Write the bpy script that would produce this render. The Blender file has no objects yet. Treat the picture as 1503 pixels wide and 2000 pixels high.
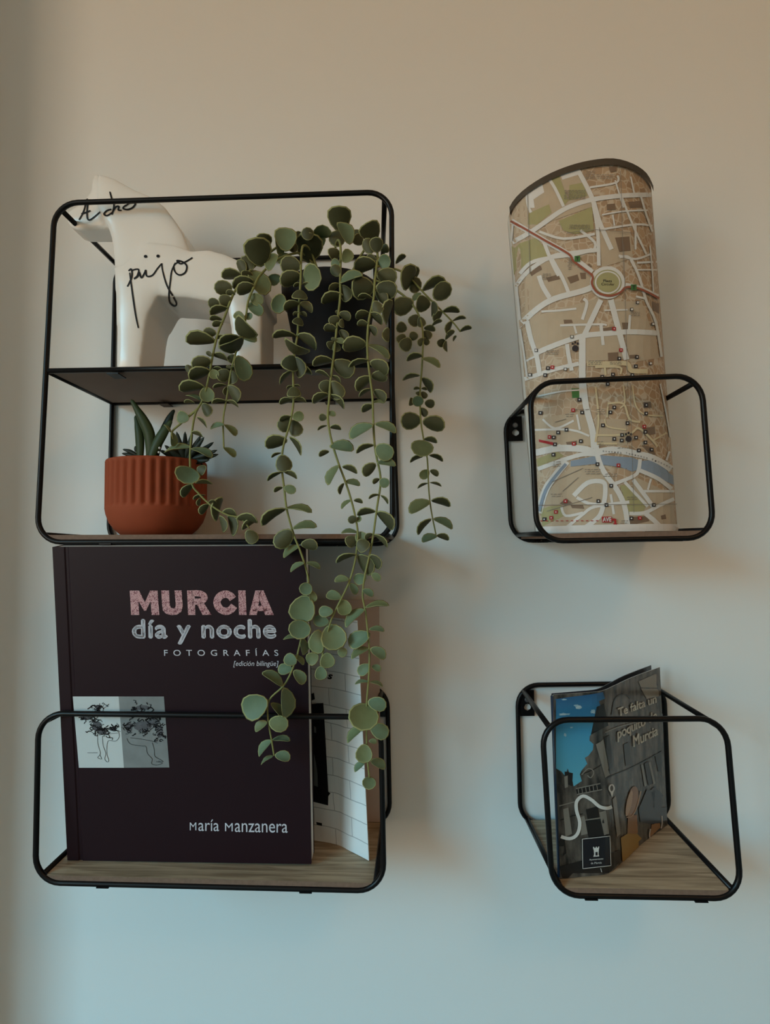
import bpy, bmesh, math, random
from math import sin, cos, pi, sqrt, acos
from mathutils import Vector, Matrix
from mathutils.bvhtree import BVHTree
from mathutils.geometry import delaunay_2d_cdt
random.seed(7)
S = bpy.context.scene
COL = S.collection

# ------------------------------------------------------------------ camera
FPX, YAW, PITCH, ROLL, DIST = 1090.03, 0.033518, 0.056675, -0.01614, 0.67849
_f = Vector((-sin(YAW) * cos(PITCH), cos(YAW) * cos(PITCH), sin(PITCH)))
_r0 = Vector((cos(YAW), sin(YAW), 0))
_u0 = _r0.cross(_f)
CR = cos(ROLL) * _r0 + sin(ROLL) * _u0
CU = -sin(ROLL) * _r0 + cos(ROLL) * _u0
CF = _f
CAM = Vector((0, -DIST, 0))
cam_data = bpy.data.cameras.new('camera')
cam_data.sensor_fit = 'VERTICAL'
cam_data.sensor_height = 36
cam_data.sensor_width = 36
cam_data.lens = FPX * 36 / 2000
cam_data.clip_start = 0.01
cam = bpy.data.objects.new('camera', cam_data)
COL.objects.link(cam)
cam.matrix_world = Matrix(((CR.x, CU.x, -CF.x, CAM.x), (CR.y, CU.y, -CF.y, CAM.y), (CR.z, CU.z, -CF.z, CAM.z), (0, 0, 0, 1)))
S.camera = cam

# ------------------------------------------------------------------ light
S.view_settings.view_transform = 'Standard'
S.view_settings.look = 'None'
S.view_settings.gamma = 1.0
S.view_settings.exposure = 0.0
S.view_settings.use_curve_mapping = False
WIN = dict(y0=-1.25, y1=-3.15, z0=-0.60, z1=1.10)      # window opening in the left wall
LEFT_X = -1.90
world = bpy.data.worlds.new('daylight')
S.world = world
world.use_nodes = True
wn = world.node_tree.nodes; wl = world.node_tree.links
wn.clear()
w_out = wn.new('ShaderNodeOutputWorld'); w_bg = wn.new('ShaderNodeBackground')
w_tc = wn.new('ShaderNodeTexCoord'); w_sep = wn.new('ShaderNodeSeparateXYZ'); w_ramp = wn.new('ShaderNodeValToRGB')
w_map = wn.new('ShaderNodeMapRange'); w_map.inputs['From Min'].default_value = -1
wl.new(w_tc.outputs['Generated'], w_sep.inputs[0]); wl.new(w_sep.outputs['Z'], w_map.inputs[0])
wl.new(w_map.outputs[0], w_ramp.inputs[0]); wl.new(w_ramp.outputs[0], w_bg.inputs[0]); wl.new(w_bg.outputs[0], w_out.inputs[0])
e = w_ramp.color_ramp.elements
e[0].position = 0.0; e[0].color = (0.10, 0.07, 0.045, 1)
e[1].position = 1.0; e[1].color = (0.20, 0.55, 0.80, 1)
for pos, c in ((0.50, (0.28, 0.19, 0.115, 1)), (0.55, (0.34, 0.265, 0.18, 1)), (0.60, (0.27, 0.60, 0.74, 1)), (0.75, (0.19, 0.69, 0.98, 1))):
    q = e.new(pos); q.color = c
w_bg.inputs[1].default_value = 18.0
pl = bpy.data.lights.new('window_portal', 'AREA')
pl.shape = 'RECTANGLE'; pl.size = WIN['z1'] - WIN['z0']; pl.size_y = WIN['y0'] - WIN['y1']
pl.cycles.is_portal = True
po = bpy.data.objects.new('window_portal', pl); COL.objects.link(po)
po.location = (LEFT_X - 0.02, (WIN['y0'] + WIN['y1']) / 2, (WIN['z0'] + WIN['z1']) / 2)
po.rotation_euler = (0, -pi / 2, 0)
LAMP_POWER = 12.0

# ------------------------------------------------------------------ pixel helpers (1503 x 2000)
def ray(x, y):
    return (CF + CR * ((x - 751.5) / FPX) + CU * (-(y - 1000) / FPX))
def aty(x, y, Y):
    d = ray(x, y); return CAM + d * ((Y + DIST) / d.y)
def atz(x, y, z):
    d = ray(x, y); return CAM + d * (z / d.z)
def Z(crop, x, y):
    ox, oy, s = crop
    return (ox + x / s, oy + y / s)

# ------------------------------------------------------------------ materials
MATS = {}
def mat(name, col, rough=0.6, spec=0.3, metal=0.0, bump=0.0, bscale=200.0, var=0.0, vscale=8.0, coat=0.0):
    if name in MATS: return MATS[name]
    m = bpy.data.materials.new(name); m.use_nodes = True
    n = m.node_tree.nodes; l = m.node_tree.links
    b = n['Principled BSDF']
    b.inputs['Base Color'].default_value = (*col, 1); b.inputs['Roughness'].default_value = rough
    b.inputs['Specular IOR Level'].default_value = spec; b.inputs['Metallic'].default_value = metal
    b.inputs['Coat Weight'].default_value = coat
    if bump or var:
        tc = n.new('ShaderNodeTexCoord')
    if bump:
        t = n.new('ShaderNodeTexNoise'); t.inputs['Scale'].default_value = bscale; t.inputs['Detail'].default_value = 3
        bp = n.new('ShaderNodeBump'); bp.inputs['Strength'].default_value = bump; bp.inputs['Distance'].default_value = 0.001
        l.new(tc.outputs['Object'], t.inputs['Vector']); l.new(t.outputs[0], bp.inputs['Height']); l.new(bp.outputs[0], b.inputs['Normal'])
    if var:
        t2 = n.new('ShaderNodeTexNoise'); t2.inputs['Scale'].default_value = vscale; t2.inputs['Detail'].default_value = 4
        mx = n.new('ShaderNodeMixRGB'); mx.inputs[1].default_value = (*[c * (1 - var) for c in col], 1); mx.inputs[2].default_value = (*[min(1, c * (1 + var)) for c in col], 1)
        l.new(tc.outputs['Object'], t2.inputs['Vector']); l.new(t2.outputs[0], mx.inputs[0]); l.new(mx.outputs[0], b.inputs['Base Color'])
    MATS[name] = m
    return m
def srgb(r, g, b):
    f = lambda c: (c / 255 / 12.92) if c / 255 <= 0.04045 else ((c / 255 + 0.055) / 1.055) ** 2.4
    return (f(r), f(g), f(b))

M_wall = mat('wall_paint', (0.78, 0.78, 0.77), 0.85, 0.15, bump=0.05, bscale=350)
M_wallroom = mat('room_paint', (0.60, 0.54, 0.47), 0.9, 0.1)
M_ceil = mat('ceiling_paint', (0.75, 0.68, 0.58), 0.9, 0.1)
M_floor = mat('floor_wood', (0.22, 0.15, 0.10), 0.6, 0.2, var=0.2)
M_black = mat('black_powder_coat', (0.0045, 0.004, 0.0045), 0.36, 0.22)
M_steel = mat('screw_steel', (0.35, 0.35, 0.36), 0.35, 0.5, 0.9)
M_ceramic = mat('white_ceramic', (0.86, 0.82, 0.78), 0.25, 0.5)
M_ink = mat('black_ink', (0.006, 0.006, 0.008), 0.5, 0.2)
M_terra = mat('terracotta', (0.31, 0.068, 0.030), 0.75, 0.12, bump=0.1, bscale=900, var=0.06, vscale=60)
M_pot = mat('black_plastic', (0.010, 0.010, 0.013), 0.55, 0.25)
M_soil = mat('dark_soil', (0.018, 0.012, 0.008), 0.95, 0.05, bump=1.0, bscale=300)
M_pebble = mat('white_pebble', (0.75, 0.72, 0.68), 0.6)
M_page = mat('page_edges', (0.74, 0.70, 0.66), 0.8, 0.1)
M_plum = mat('plum_cover', (0.0165, 0.0050, 0.0085), 0.5, 0.22)
M_tan = mat('beige_cover', (0.50, 0.40, 0.35), 0.75, 0.1)
M_white = mat('white_print', (0.78, 0.78, 0.78), 0.6, 0.2)
M_lilac = mat('pale_lilac_print', (0.62, 0.60, 0.66), 0.6, 0.2)

def nodes_of(name):
    m = bpy.data.materials.new(name); m.use_nodes = True
    return m, m.node_tree.nodes, m.node_tree.links, m.node_tree.nodes['Principled BSDF']
def make_wood():
    m, n, l, b = nodes_of('oak_veneer')
    tc = n.new('ShaderNodeTexCoord'); mp = n.new('ShaderNodeMapping'); mp.inputs['Scale'].default_value = (6, 90, 90)
    t = n.new('ShaderNodeTexNoise'); t.inputs['Scale'].default_value = 2.2; t.inputs['Detail'].default_value = 5; t.inputs['Distortion'].default_value = 0.6
    r = n.new('ShaderNodeValToRGB'); r.color_ramp.elements[0].position = 0.36; r.color_ramp.elements[0].color = (0.27, 0.19, 0.12, 1)
    r.color_ramp.elements[1].position = 0.60; r.color_ramp.elements[1].color = (0.50, 0.375, 0.25, 1)
    l.new(tc.outputs['Object'], mp.inputs[0]); l.new(mp.outputs[0], t.inputs['Vector']); l.new(t.outputs[0], r.inputs[0]); l.new(r.outputs[0], b.inputs['Base Color'])
    bp = n.new('ShaderNodeBump'); bp.inputs['Strength'].default_value = 0.12; bp.inputs['Distance'].default_value = 0.0006
    l.new(t.outputs[0], bp.inputs['Height']); l.new(bp.outputs[0], b.inputs['Normal'])
    b.inputs['Roughness'].default_value = 0.55; b.inputs['Specular IOR Level'].default_value = 0.25
    return m
M_wood = make_wood()
M_edge = mat('board_edge', (0.20, 0.125, 0.09), 0.7, 0.15, var=0.25, vscale=300)
M_under = mat('board_underside', (0.235, 0.165, 0.13), 0.7, 0.15, var=0.12, vscale=25)

def make_leaf(name, c1, c2):
    m, n, l, b = nodes_of(name)
    oi = n.new('ShaderNodeObjectInfo'); mx = n.new('ShaderNodeMixRGB')
    mx.inputs[1].default_value = (*c1, 1); mx.inputs[2].default_value = (*c2, 1)
    l.new(oi.outputs['Random'], mx.inputs[0])
    tc = n.new('ShaderNodeTexCoord'); t = n.new('ShaderNodeTexNoise'); t.inputs['Scale'].default_value = 3.0
    m2 = n.new('ShaderNodeMixRGB'); m2.blend_type = 'MULTIPLY'; m2.inputs[0].default_value = 0.5
    r = n.new('ShaderNodeValToRGB'); r.color_ramp.elements[0].color = (0.6, 0.6, 0.5, 1); r.color_ramp.elements[1].color = (1.15, 1.15, 1.1, 1)
    l.new(tc.outputs['Object'], t.inputs['Vector']); l.new(t.outputs[0], r.inputs[0])
    l.new(mx.outputs[0], m2.inputs[1]); l.new(r.outputs[0], m2.inputs[2]); l.new(m2.outputs[0], b.inputs['Base Color'])
    b.inputs['Roughness'].default_value = 0.55; b.inputs['Specular IOR Level'].default_value = 0.3
    return m
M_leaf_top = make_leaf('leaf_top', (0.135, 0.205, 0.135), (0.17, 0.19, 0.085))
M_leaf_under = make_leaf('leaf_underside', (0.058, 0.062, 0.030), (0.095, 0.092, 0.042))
M_leaf_rim = mat('leaf_rim', (0.34, 0.34, 0.15), 0.6, 0.2)
M_stem = mat('vine_stem', (0.24, 0.24, 0.085), 0.6, 0.2, var=0.25, vscale=40)
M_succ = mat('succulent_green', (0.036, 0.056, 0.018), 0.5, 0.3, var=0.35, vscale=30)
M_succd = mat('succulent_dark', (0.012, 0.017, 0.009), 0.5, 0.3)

# ------------------------------------------------------------------ object helpers
def tag(o, label=None, cat=None, group=None, kind=None):
    if label: o['label'] = label
    if cat: o['category'] = cat
    if group: o['group'] = group
    if kind: o['kind'] = kind
    return o
def empty(name, loc, label, cat, group=None):
    o = bpy.data.objects.new(name, None); COL.objects.link(o); o.location = loc
    o.empty_display_size = 0.02
    return tag(o, label, cat, group)
def wloc(o):
    v = Vector((0, 0, 0))
    while o is not None:
        v += o.location; o = o.parent
    return v
def build(name, verts, faces, mats, parent=None, smooth=False, midx=None, center=True):
    """verts in world space; the object's origin is put at the middle of its base"""
    vs = [Vector(v) for v in verts]
    base = wloc(parent) if parent else Vector((0, 0, 0))
    if center:
        lo = Vector([min(v[i] for v in vs) for i in range(3)]); hi = Vector([max(v[i] for v in vs) for i in range(3)])
        org = Vector(((lo.x + hi.x) / 2, (lo.y + hi.y) / 2, lo.z))
    else:
        org = base
    me = bpy.data.meshes.new(name)
    me.from_pydata([v - org for v in vs], [], faces)
    if not isinstance(mats, (list, tuple)): mats = [mats]
    for m in mats: me.materials.append(m)
    if midx:
        for p, i in zip(me.polygons, midx): p.material_index = i
    if smooth:
        for p in me.polygons: p.use_smooth = True
    me.update()
    o = bpy.data.objects.new(name, me); COL.objects.link(o)
    if parent: o.parent = parent
    o.location = org - base
    return o
class MB:
    def __init__(s): s.v = []; s.f = []; s.m = []
    def add(s, v, f, m=0):
        k = len(s.v); s.v += [Vector(q) for q in v]; s.f += [[i + k for i in q] for q in f]; s.m += [m] * len(f)
        return s
    def box(s, c, d, m=0):
        x, y, z = c; a, b, h = d[0] / 2, d[1] / 2, d[2] / 2
        v = [(x + i * a, y + j * b, z + k * h) for k in (-1, 1) for j in (-1, 1) for i in (-1, 1)]
        return s.add(v, [(0, 2, 3, 1), (4, 5, 7, 6), (0, 1, 5, 4), (2, 6, 7, 3), (0, 4, 6, 2), (1, 3, 7, 5)], m)
    def hexa(s, v, m=0, fm=None):
        # v: 8 points, bottom ring 0-3, top ring 4-7 (same order)
        F = [(3, 2, 1, 0), (4, 5, 6, 7), (0, 1, 5, 4), (1, 2, 6, 5), (2, 3, 7, 6), (3, 0, 4, 7)]
        k = len(s.v); s.v += [Vector(q) for q in v]; s.f += [[i + k for i in q] for q in F]; s.m += (fm or [m] * 6)
        return s
    def tube(s, pts, r, closed=False, n=10, m=0):
        P = [Vector(p) for p in pts]; N = len(P); k = len(s.v)
        rr = r if isinstance(r, (list, tuple)) else [r] * N
        ref = None
        for i in range(N):
            a = P[(i - 1) % N] if (closed or i > 0) else P[i]
            b = P[(i + 1) % N] if (closed or i < N - 1) else P[i]
            t = (b - a).normalized()
            if ref is None:
                ref = Vector((0, 1, 0)) if abs(t.y) < 0.9 else Vector((1, 0, 0))
            u = (ref - t * ref.dot(t)).normalized(); w = t.cross(u); ref = u
            for j in range(n):
                an = 2 * pi * j / n
                s.v.append(P[i] + (u * cos(an) + w * sin(an)) * rr[i])
        for i in range(N if closed else N - 1):
            for j in range(n):
                a = k + i * n + j; b = k + i * n + (j + 1) % n; c = k + ((i + 1) % N) * n + (j + 1) % n; d = k + ((i + 1) % N) * n + j
                s.f.append([a, b, c, d]); s.m.append(m)
        if not closed:
            s.f.append([k + j for j in range(n)][::-1]); s.m.append(m)
            s.f.append([k + (N - 1) * n + j for j in range(n)]); s.m.append(m)
        return s
    def lathe(s, prof, c, n=48, m=0, mod=None):
        k = len(s.v); c = Vector(c)
        for i, (r, z) in enumerate(prof):
            for j in range(n):
                a = 2 * pi * j / n; q = r * (mod(i, a) if mod else 1)
                s.v.append(c + Vector((q * cos(a), q * sin(a), z)))
        for i in range(len(prof) - 1):
            for j in range(n):
                s.f.append([k + i * n + j, k + i * n + (j + 1) % n, k + (i + 1) * n + (j + 1) % n, k + (i + 1) * n + j]); s.m.append(m)
        s.f.append([k + j for j in range(n)][::-1]); s.m.append(m)
        s.f.append([k + (len(prof) - 1) * n + j for j in range(n)]); s.m.append(m)
        return s
    def build(s, name, mats, parent=None, smooth=False):
        return build(name, s.v, s.f, mats, parent, smooth, s.m)
def smooth_path(pts, sub=5):
    P = [Vector(p) for p in pts]; out = []
    for i in range(len(P) - 1):
        p0 = P[max(i - 1, 0)]; p1 = P[i]; p2 = P[i + 1]; p3 = P[min(i + 2, len(P) - 1)]
        for k in range(sub):
            t = k / sub
            out.append(0.5 * ((2 * p1) + (p2 - p0) * t + (2 * p0 - 5 * p1 + 4 * p2 - p3) * t * t + (3 * p1 - p0 - 3 * p2 + p3) * t ** 3))
    out.append(P[-1])
    return out

# ------------------------------------------------------------------ printing on surfaces
class Surface:
    """lets print (lettering, pictures) be laid onto a mesh: pixel -> point on that mesh, lifted a hair"""
    def __init__(s, verts, faces):
        s.t = BVHTree.FromPolygons([Vector(v) for v in verts], faces)
    @staticmethod
    def of(obj):
        dg = bpy.context.evaluated_depsgraph_get(); ev = obj.evaluated_get(dg); me = ev.to_mesh()
        off = wloc(obj)
        r = Surface([v.co + off for v in me.vertices], [list(p.vertices) for p in me.polygons])
        ev.to_mesh_clear()
        return r
    def hit(s, x, y, off):
        d = ray(x, y).normalized()
        h = s.t.ray_cast(CAM, d)
        if h[0] is None: return None
        n = h[1]
        if n.dot(d) > 0: n = -n
        return h[0] + n * off
    def put(s, mb, v2, faces, off, m=0):
        P = [s.hit(x, y, off) for x, y in v2]
        ok = [f for f in faces if all(P[i] is not None for i in f)]
        mp = {}; vs = []; fs = []
        for f in ok:
            g = []
            for i in f:
                if i not in mp: mp[i] = len(vs); vs.append(P[i])
                g.append(mp[i])
            a, b, c = vs[g[0]], vs[g[1]], vs[g[2]]
            if (b - a).cross(c - a).dot(CAM - a) < 0: g = g[::-1]
            fs.append(g)
        if fs: mb.add(vs, fs, m)
    def ribbon(s, mb, pts, w, off, m=0, step=9.0, smooth=True, taper=False):
        P = [Vector((p[0], p[1], 0)) for p in pts]
        if smooth and len(P) > 2: P = smooth_path(P, 4)
        Q = [P[0]]
        for a, b in zip(P, P[1:]):
            k = max(1, int((b - a).length / step))
            for i in range(1, k + 1): Q.append(a.lerp(b, i / k))
        v = []; n = len(Q)
        for i, q in enumerate(Q):
            t = (Q[min(i + 1, n - 1)] - Q[max(i - 1, 0)])
            t = t.normalized() if t.length > 1e-6 else Vector((1, 0, 0))
            ww = w * ((0.55 + 0.45 * sin(pi * (0.15 + 0.7 * i / max(1, n - 1)))) if taper else 1)
            nn = Vector((-t.y, t.x, 0)) * ww / 2
            v += [(q + nn)[:2], (q - nn)[:2]]
        s.put(mb, v, [(2 * i, 2 * i + 1, 2 * i + 3, 2 * i + 2) for i in range(n - 1)], off, m)
    def fill(s, mb, poly, off, m=0, step=14.0):
        P = [Vector(p) for p in poly]; Q = []
        for a, b in zip(P, P[1:] + P[:1]):
            k = max(1, int((b - a).length / step))
            for i in range(k): Q.append(a.lerp(b, i / k))
        n = len(Q); xs = [q.x for q in Q]; ys = [q.y for q in Q]
        def inside(x, y):
            c = False
            for i in range(n):
                a, b = Q[i], Q[i - 1]
                if (a.y > y) != (b.y > y) and x < (b.x - a.x) * (y - a.y) / (b.y - a.y) + a.x: c = not c
            return c
        pts = list(Q); y = min(ys) + step / 2
        while y < max(ys):
            x = min(xs) + step / 2
            while x < max(xs):
                if inside(x, y): pts.append(Vector((x, y)))
                x += step
            y += step
        r = delaunay_2d_cdt(pts, [(i, (i + 1) % n) for i in range(n)], [], 0, 1e-4)
        vs, fs = r[0], r[2]
        fs = [f for f in fs if inside(sum(vs[i].x for i in f) / len(f), sum(vs[i].y for i in f) / len(f))]
        s.put(mb, [tuple(v) for v in vs], fs, off, m)
    def ellipse(s, mb, cx, cy, rx, ry, off, m=0, rot=0.0, n=16):
        v = [(cx, cy)] + [(cx + rx * cos(a) * cos(rot) - ry * sin(a) * sin(rot), cy + rx * cos(a) * sin(rot) + ry * sin(a) * cos(rot)) for a in (2 * pi * i / n for i in range(n))]
        s.put(mb, v, [(0, 1 + i, 1 + (i + 1) % n) for i in range(n)], off, m)
    def text(s, mb, body, quad, off, m=0, bold=0.0, space=1.0, shear=0.0, fat=0.0):
        cu = bpy.data.curves.new('lettering', 'FONT'); cu.body = body; cu.size = 1; cu.offset = bold; cu.space_character = space; cu.shear = shear
        cu.resolution_u = 4
        ob = bpy.data.objects.new('lettering_tmp', cu); COL.objects.link(ob)
        dg = bpy.context.evaluated_depsgraph_get(); me = ob.evaluated_get(dg).to_mesh()
        V = [v.co.copy() for v in me.vertices]; F = [list(p.vertices) for p in me.polygons]
        ob.evaluated_get(dg).to_mesh_clear(); bpy.data.objects.remove(ob); bpy.data.curves.remove(cu)
        x0 = min(v.x for v in V); x1 = max(v.x for v in V); y0 = min(v.y for v in V); y1 = max(v.y for v in V)
        TL, TR, BR, BL = [Vector(q) for q in quad]
        v2 = []
        for v in V:
            a = (v.x - x0) / (x1 - x0); b = (v.y - y0) / (y1 - y0)
            v2.append(tuple((BL.lerp(BR, a)).lerp(TL.lerp(TR, a), b)))
        for dx, dy in (((-fat, 0), (fat, 0), (0, -fat), (0, fat)) if fat else ((0, 0),)):
            s.put(mb, [(x + dx, y + dy) for x, y in v2], F, off, m)

# ------------------------------------------------------------------ the room
def slab(name, c, d, m):
    return tag(MB().box(c, d).build(name, m), kind='structure')
RX, FY, FZ, CZ = 2.4, -3.5, -1.45, 1.20
slab('wall_back', ((RX + LEFT_X) / 2 - 0.1, 0.05, (FZ + CZ) / 2), (RX - LEFT_X + 0.4, 0.1, CZ - FZ), M_wall)
slab('wall_right', (RX + 0.05, FY / 2, (FZ + CZ) / 2), (0.1, -FY, CZ - FZ), M_wallroom)
slab('wall_front', ((RX + LEFT_X) / 2, FY - 0.05, (FZ + CZ) / 2), (RX - LEFT_X + 0.2, 0.1, CZ - FZ), M_wallroom)
slab('floor', ((RX + LEFT_X) / 2, FY / 2, FZ - 0.05), (RX - LEFT_X + 0.6, -FY + 0.3, 0.1), M_floor)
slab('ceiling', ((RX + LEFT_X) / 2, FY / 2, CZ + 0.05), (RX - LEFT_X + 0.6, -FY + 0.3, 0.1), M_ceil)
wb = MB(); lx = LEFT_X - 0.05
wb.box((lx, WIN['y0'] / 2, (FZ + CZ) / 2), (0.1, -WIN['y0'], CZ - FZ))
wb.box((lx, (FY + WIN['y1']) / 2, (FZ + CZ) / 2), (0.1, WIN['y1'] - FY, CZ - FZ))
ym = (WIN['y0'] + WIN['y1']) / 2; yl = WIN['y0'] - WIN['y1']
wb.box((lx, ym, (FZ + WIN['z0']) / 2), (0.1, yl, WIN['z0'] - FZ))
wb.box((lx, ym, (CZ + WIN['z1']) / 2), (0.1, yl, CZ - WIN['z1']))
tag(wb.build('wall_left', M_wallroom), kind='structure')
wf = tag(bpy.data.objects.new('window_1', None), kind='structure'); COL.objects.link(wf); wf.location = (lx, ym, WIN['z0'])
M_frame = mat('window_frame_white', (0.8, 0.8, 0.78), 0.5)
for yy in (WIN['y0'] - 0.02, ym, WIN['y1'] + 0.02):
    MB().box((lx - 0.02, yy, (WIN['z0'] + WIN['z1']) / 2), (0.05, 0.04, WIN['z1'] - WIN['z0'])).build('window_frame', M_frame, wf)
for zz in (WIN['z0'] + 0.02, WIN['z1'] - 0.02):
    MB().box((lx - 0.02, ym, zz), (0.05, yl - 0.08, 0.04)).build('window_frame', M_frame, wf)
slab('shade_pilaster_1', (-0.575, -0.065, (FZ + CZ) / 2), (0.06, 0.13, CZ - FZ), M_wall)      # unseen shallow pilaster, added out of frame to shade the wall's left strip
# ceiling lamp that warms the upper right of the wall
cl = empty('ceiling_lamp', (0.75, -1.5, CZ - 0.16), 'round warm ceiling lamp with frosted shade', 'lamp')
M_glow = bpy.data.materials.new('lamp_glass'); M_glow.use_nodes = True
gb = M_glow.node_tree.nodes['Principled BSDF']; gb.inputs['Emission Color'].default_value = (1.0, 0.56, 0.24, 1); gb.inputs['Emission Strength'].default_value = LAMP_POWER
MB().lathe([(0.02, 0.0), (0.10, 0.012), (0.15, 0.045), (0.165, 0.09)], (0.75, -1.5, CZ - 0.15), 24).build('lamp_shade', M_glow, cl, True)
MB().lathe([(0.06, 0.0), (0.06, 0.06)], (0.75, -1.5, CZ - 0.06), 20).build('lamp_base', M_frame, cl)

# ------------------------------------------------------------------ wire wall shelves
RAD, CORNER = 0.0027, 0.025
class Shelf:
    def __init__(s, name, label, back, front, group='black wire wall shelves'):
        s.b = back; s.f = front
        q = lambda c, i: Vector((c[2 * i], 0, c[2 * i + 1]))
        s.cb = [q(back, i) for i in range(4)]; s.cf = [q(front, i) for i in range(4)]
        s.W = (s.cf[1] - s.cf[0]).length; s.H = (s.cf[3] - s.cf[0]).length
        mid = (s.cb[0] + s.cb[1]) / 2
        s.e = empty(name, (mid.x, -0.06, mid.z), label, 'wall shelf', group)
    def p(s, u, v, t):
        a = u / s.W; b = v / s.H
        g = lambda c: (c[0].lerp(c[1], a)).lerp(c[3].lerp(c[2], a), b)
        r = g(s.cb).lerp(g(s.cf), t); r.y = -0.004 + (-0.13 + 0.004) * t
        return r
    def frame(s, t, name):
        c = CORNER; W, H = s.W, s.H; pts = []
        for cx, cy, a0 in ((W - c, c, -pi / 2), (W - c, H - c, 0), (c, H - c, pi / 2), (c, c, pi)):
            for i in range(9):
                a = a0 + pi / 2 * i / 8
                pts.append(s.p(cx + c * cos(a), cy + c * sin(a), t))
        MB().tube(pts, RAD, True).build(name, M_black, s.e, True)
    def rod(s, a, b, name, r=RAD):
        MB().tube([s.p(*a), s.p(*b)], r).build(name, M_black, s.e, True)
    def board(s, v, name='shelf_board', th=0.0048, t0=0.03, t1=1.005, uu=0.0106):
        u0, u1 = uu, s.W - uu
        ring = [(u0, t1), (u1, t1), (u1, t0), (u0, t0)]
        vs = [s.p(u, v, t) for u, t in ring] + [s.p(u, v + th, t) for u, t in ring]
        MB().hexa(vs, 0, [2, 0, 1, 1, 1, 1]).build(name, [M_wood, M_edge, M_under], s.e)
        s.top = v + th
        s_in = t1 < 1
        # straps that screw the board to the wires
        for u in (s.W * 0.2, s.W * 0.78):
            for tt, d in ((1.0, -1), (0.0, 1)):
                vs = []
                for dv in (-0.0042, -0.0030):
                    for du, dt in ((-0.006, 0), (0.006, 0), (0.006, d * 0.13), (-0.006, d * 0.13)):
                        vs.append(s.p(u + du, v + dv + (0.0 if s_in else 0.0004) - (0 if s_in else 0.0012), tt + dt + (-d * 0.025)))
                o = MB().hexa(vs).build('board_clip', M_black, s.e)
                c = s.p(u, v - 0.0018, tt + d * 0.085)
                MB().lathe([(0.0028, -0.0012), (0.0028, 0.0), ], c, 10).build('screw', M_black, o)
    def plate(s, left, u_w=0.017, v_h=0.030, hole=True):
        # bracket in an upper back corner with a round hole and a screw
        ub = RAD if left else s.W - RAD - u_w
        vt = s.H - 0.006
        cx = ub + u_w * (0.52); cz = vt - v_h * 0.66; R = 0.0042
        out = [(ub, vt - v_h), (ub + u_w, vt - v_h), (ub + u_w, vt), (ub, vt - 0.012 if left else vt)]
        if left: out.insert(3, (ub + 0.007, vt))
        else:
            out = [(ub, vt - v_h), (ub + u_w, vt - v_h), (ub + u_w, vt - 0.012), (ub + u_w - 0.007, vt), (ub, vt)]
        n = 20; hol = [(cx + R * cos(2 * pi * i / n), cz + R * sin(2 * pi * i / n)) for i in range(n)]
        pts = [Vector(q) for q in out + hol]; k = len(out)
        r = delaunay_2d_cdt(pts, [(i, (i + 1) % k) for i in range(k)] + [(k + i, k + (i + 1) % n) for i in range(n)], [], 0, 1e-6)
        fs = [f for f in r[2] if (sum((r[0][i] for i in f), Vector((0, 0))) / 3 - Vector((cx, cz))).length > R * 0.9]
        mb = MB()
        for y in (-0.0045, -0.0030):
            vs = [s.p(q.x, q.y, 0) for q in r[0]]
            for q in vs: q.y = y
            mb.add(vs, [f[::-1] if y > -0.004 else f for f in fs])
        N = len(r[0])
        for i in range(k): a, b = i, (i + 1) % k; mb.f.append([a, b, b + N, a + N]); mb.m.append(0)
        for i in range(n): a, b = k + i, k + (i + 1) % n; mb.f.append([b, a, a + N, b + N]); mb.m.append(0)
        o = mb.build('mounting_plate', M_black, s.e)
        c = s.p(cx, vt - v_h * 0.36, 0); c.y = -0.0048
        sm = MB()
        for j in range(2):
            for i in range(12):
                a = 2 * pi * i / 12
                sm.v.append(c + Vector((cos(a) * 0.0034 * (1 - 0.35 * j), -0.0014 * j, sin(a) * 0.0034 * (1 - 0.35 * j))))
        sm.f = [[i, (i + 1) % 12, 12 + (i + 1) % 12, 12 + i] for i in range(12)] + [[12 + i for i in range(12)]]; sm.m = [0] * 13
        sm.build('screw', M_steel if hole else M_black, o)
    def basic(s):
        s.frame(1, 'front_frame'); s.frame(0, 'back_frame')
        k = CORNER * (1 - 0.7071)
        for u, v in ((k, k), (s.W - k, k), (s.W - k, s.H - k), (k, s.H - k)):
            s.rod((u, v, 0.0), (u, v, 1.0), 'side_rod')
        s.plate(True); s.plate(False)

shA = Shelf('wire_shelf', 'large square two-tier black wire shelf holding horse figurine and plants',
            [-0.3628, 0.0035, -0.0075, -0.0005, -0.0137, 0.3569, -0.3579, 0.3591], [-0.3681, 0.0071, -0.0115, 0.0023, -0.0064, 0.3572, -0.356, 0.3583])
shA.basic()
shA.board(0.0024)
A_BOT = shA.top
vm = shA.H * 0.4965
shA.rod((RAD, vm, 1), (shA.W - RAD, vm, 1), 'cross_rod'); shA.rod((RAD, vm, 0), (shA.W - RAD, vm, 0), 'cross_rod')
shA.rod((0.001, vm, 0), (0.001, vm, 1), 'side_rod'); shA.rod((shA.W - 0.001, vm, 0), (shA.W - 0.001, vm, 1), 'side_rod')
shA.board(vm - 0.001, t0=0.05, t1=0.972, uu=0.0042)
A_MID = shA.top
shB = Shelf('wire_shelf', 'wide low black wire shelf holding the dark plum book',
            [-0.367, -0.323, -0.0226, -0.3294, -0.0233, -0.1693, -0.3638, -0.1623], [-0.3633, -0.3222, -0.025, -0.3287, -0.0257, -0.167, -0.3631, -0.1614])
shB.basic(); shB.board(0.0024)
shC = Shelf('wire_shelf', 'small square black wire shelf holding the curled city map',
            [0.1286, 0.0007, 0.2974, 0.0015, 0.2951, 0.16, 0.1248, 0.1574], [0.1292, -0.0001, 0.2979, 0.0005, 0.2931, 0.1597, 0.1267, 0.1564])
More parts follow.
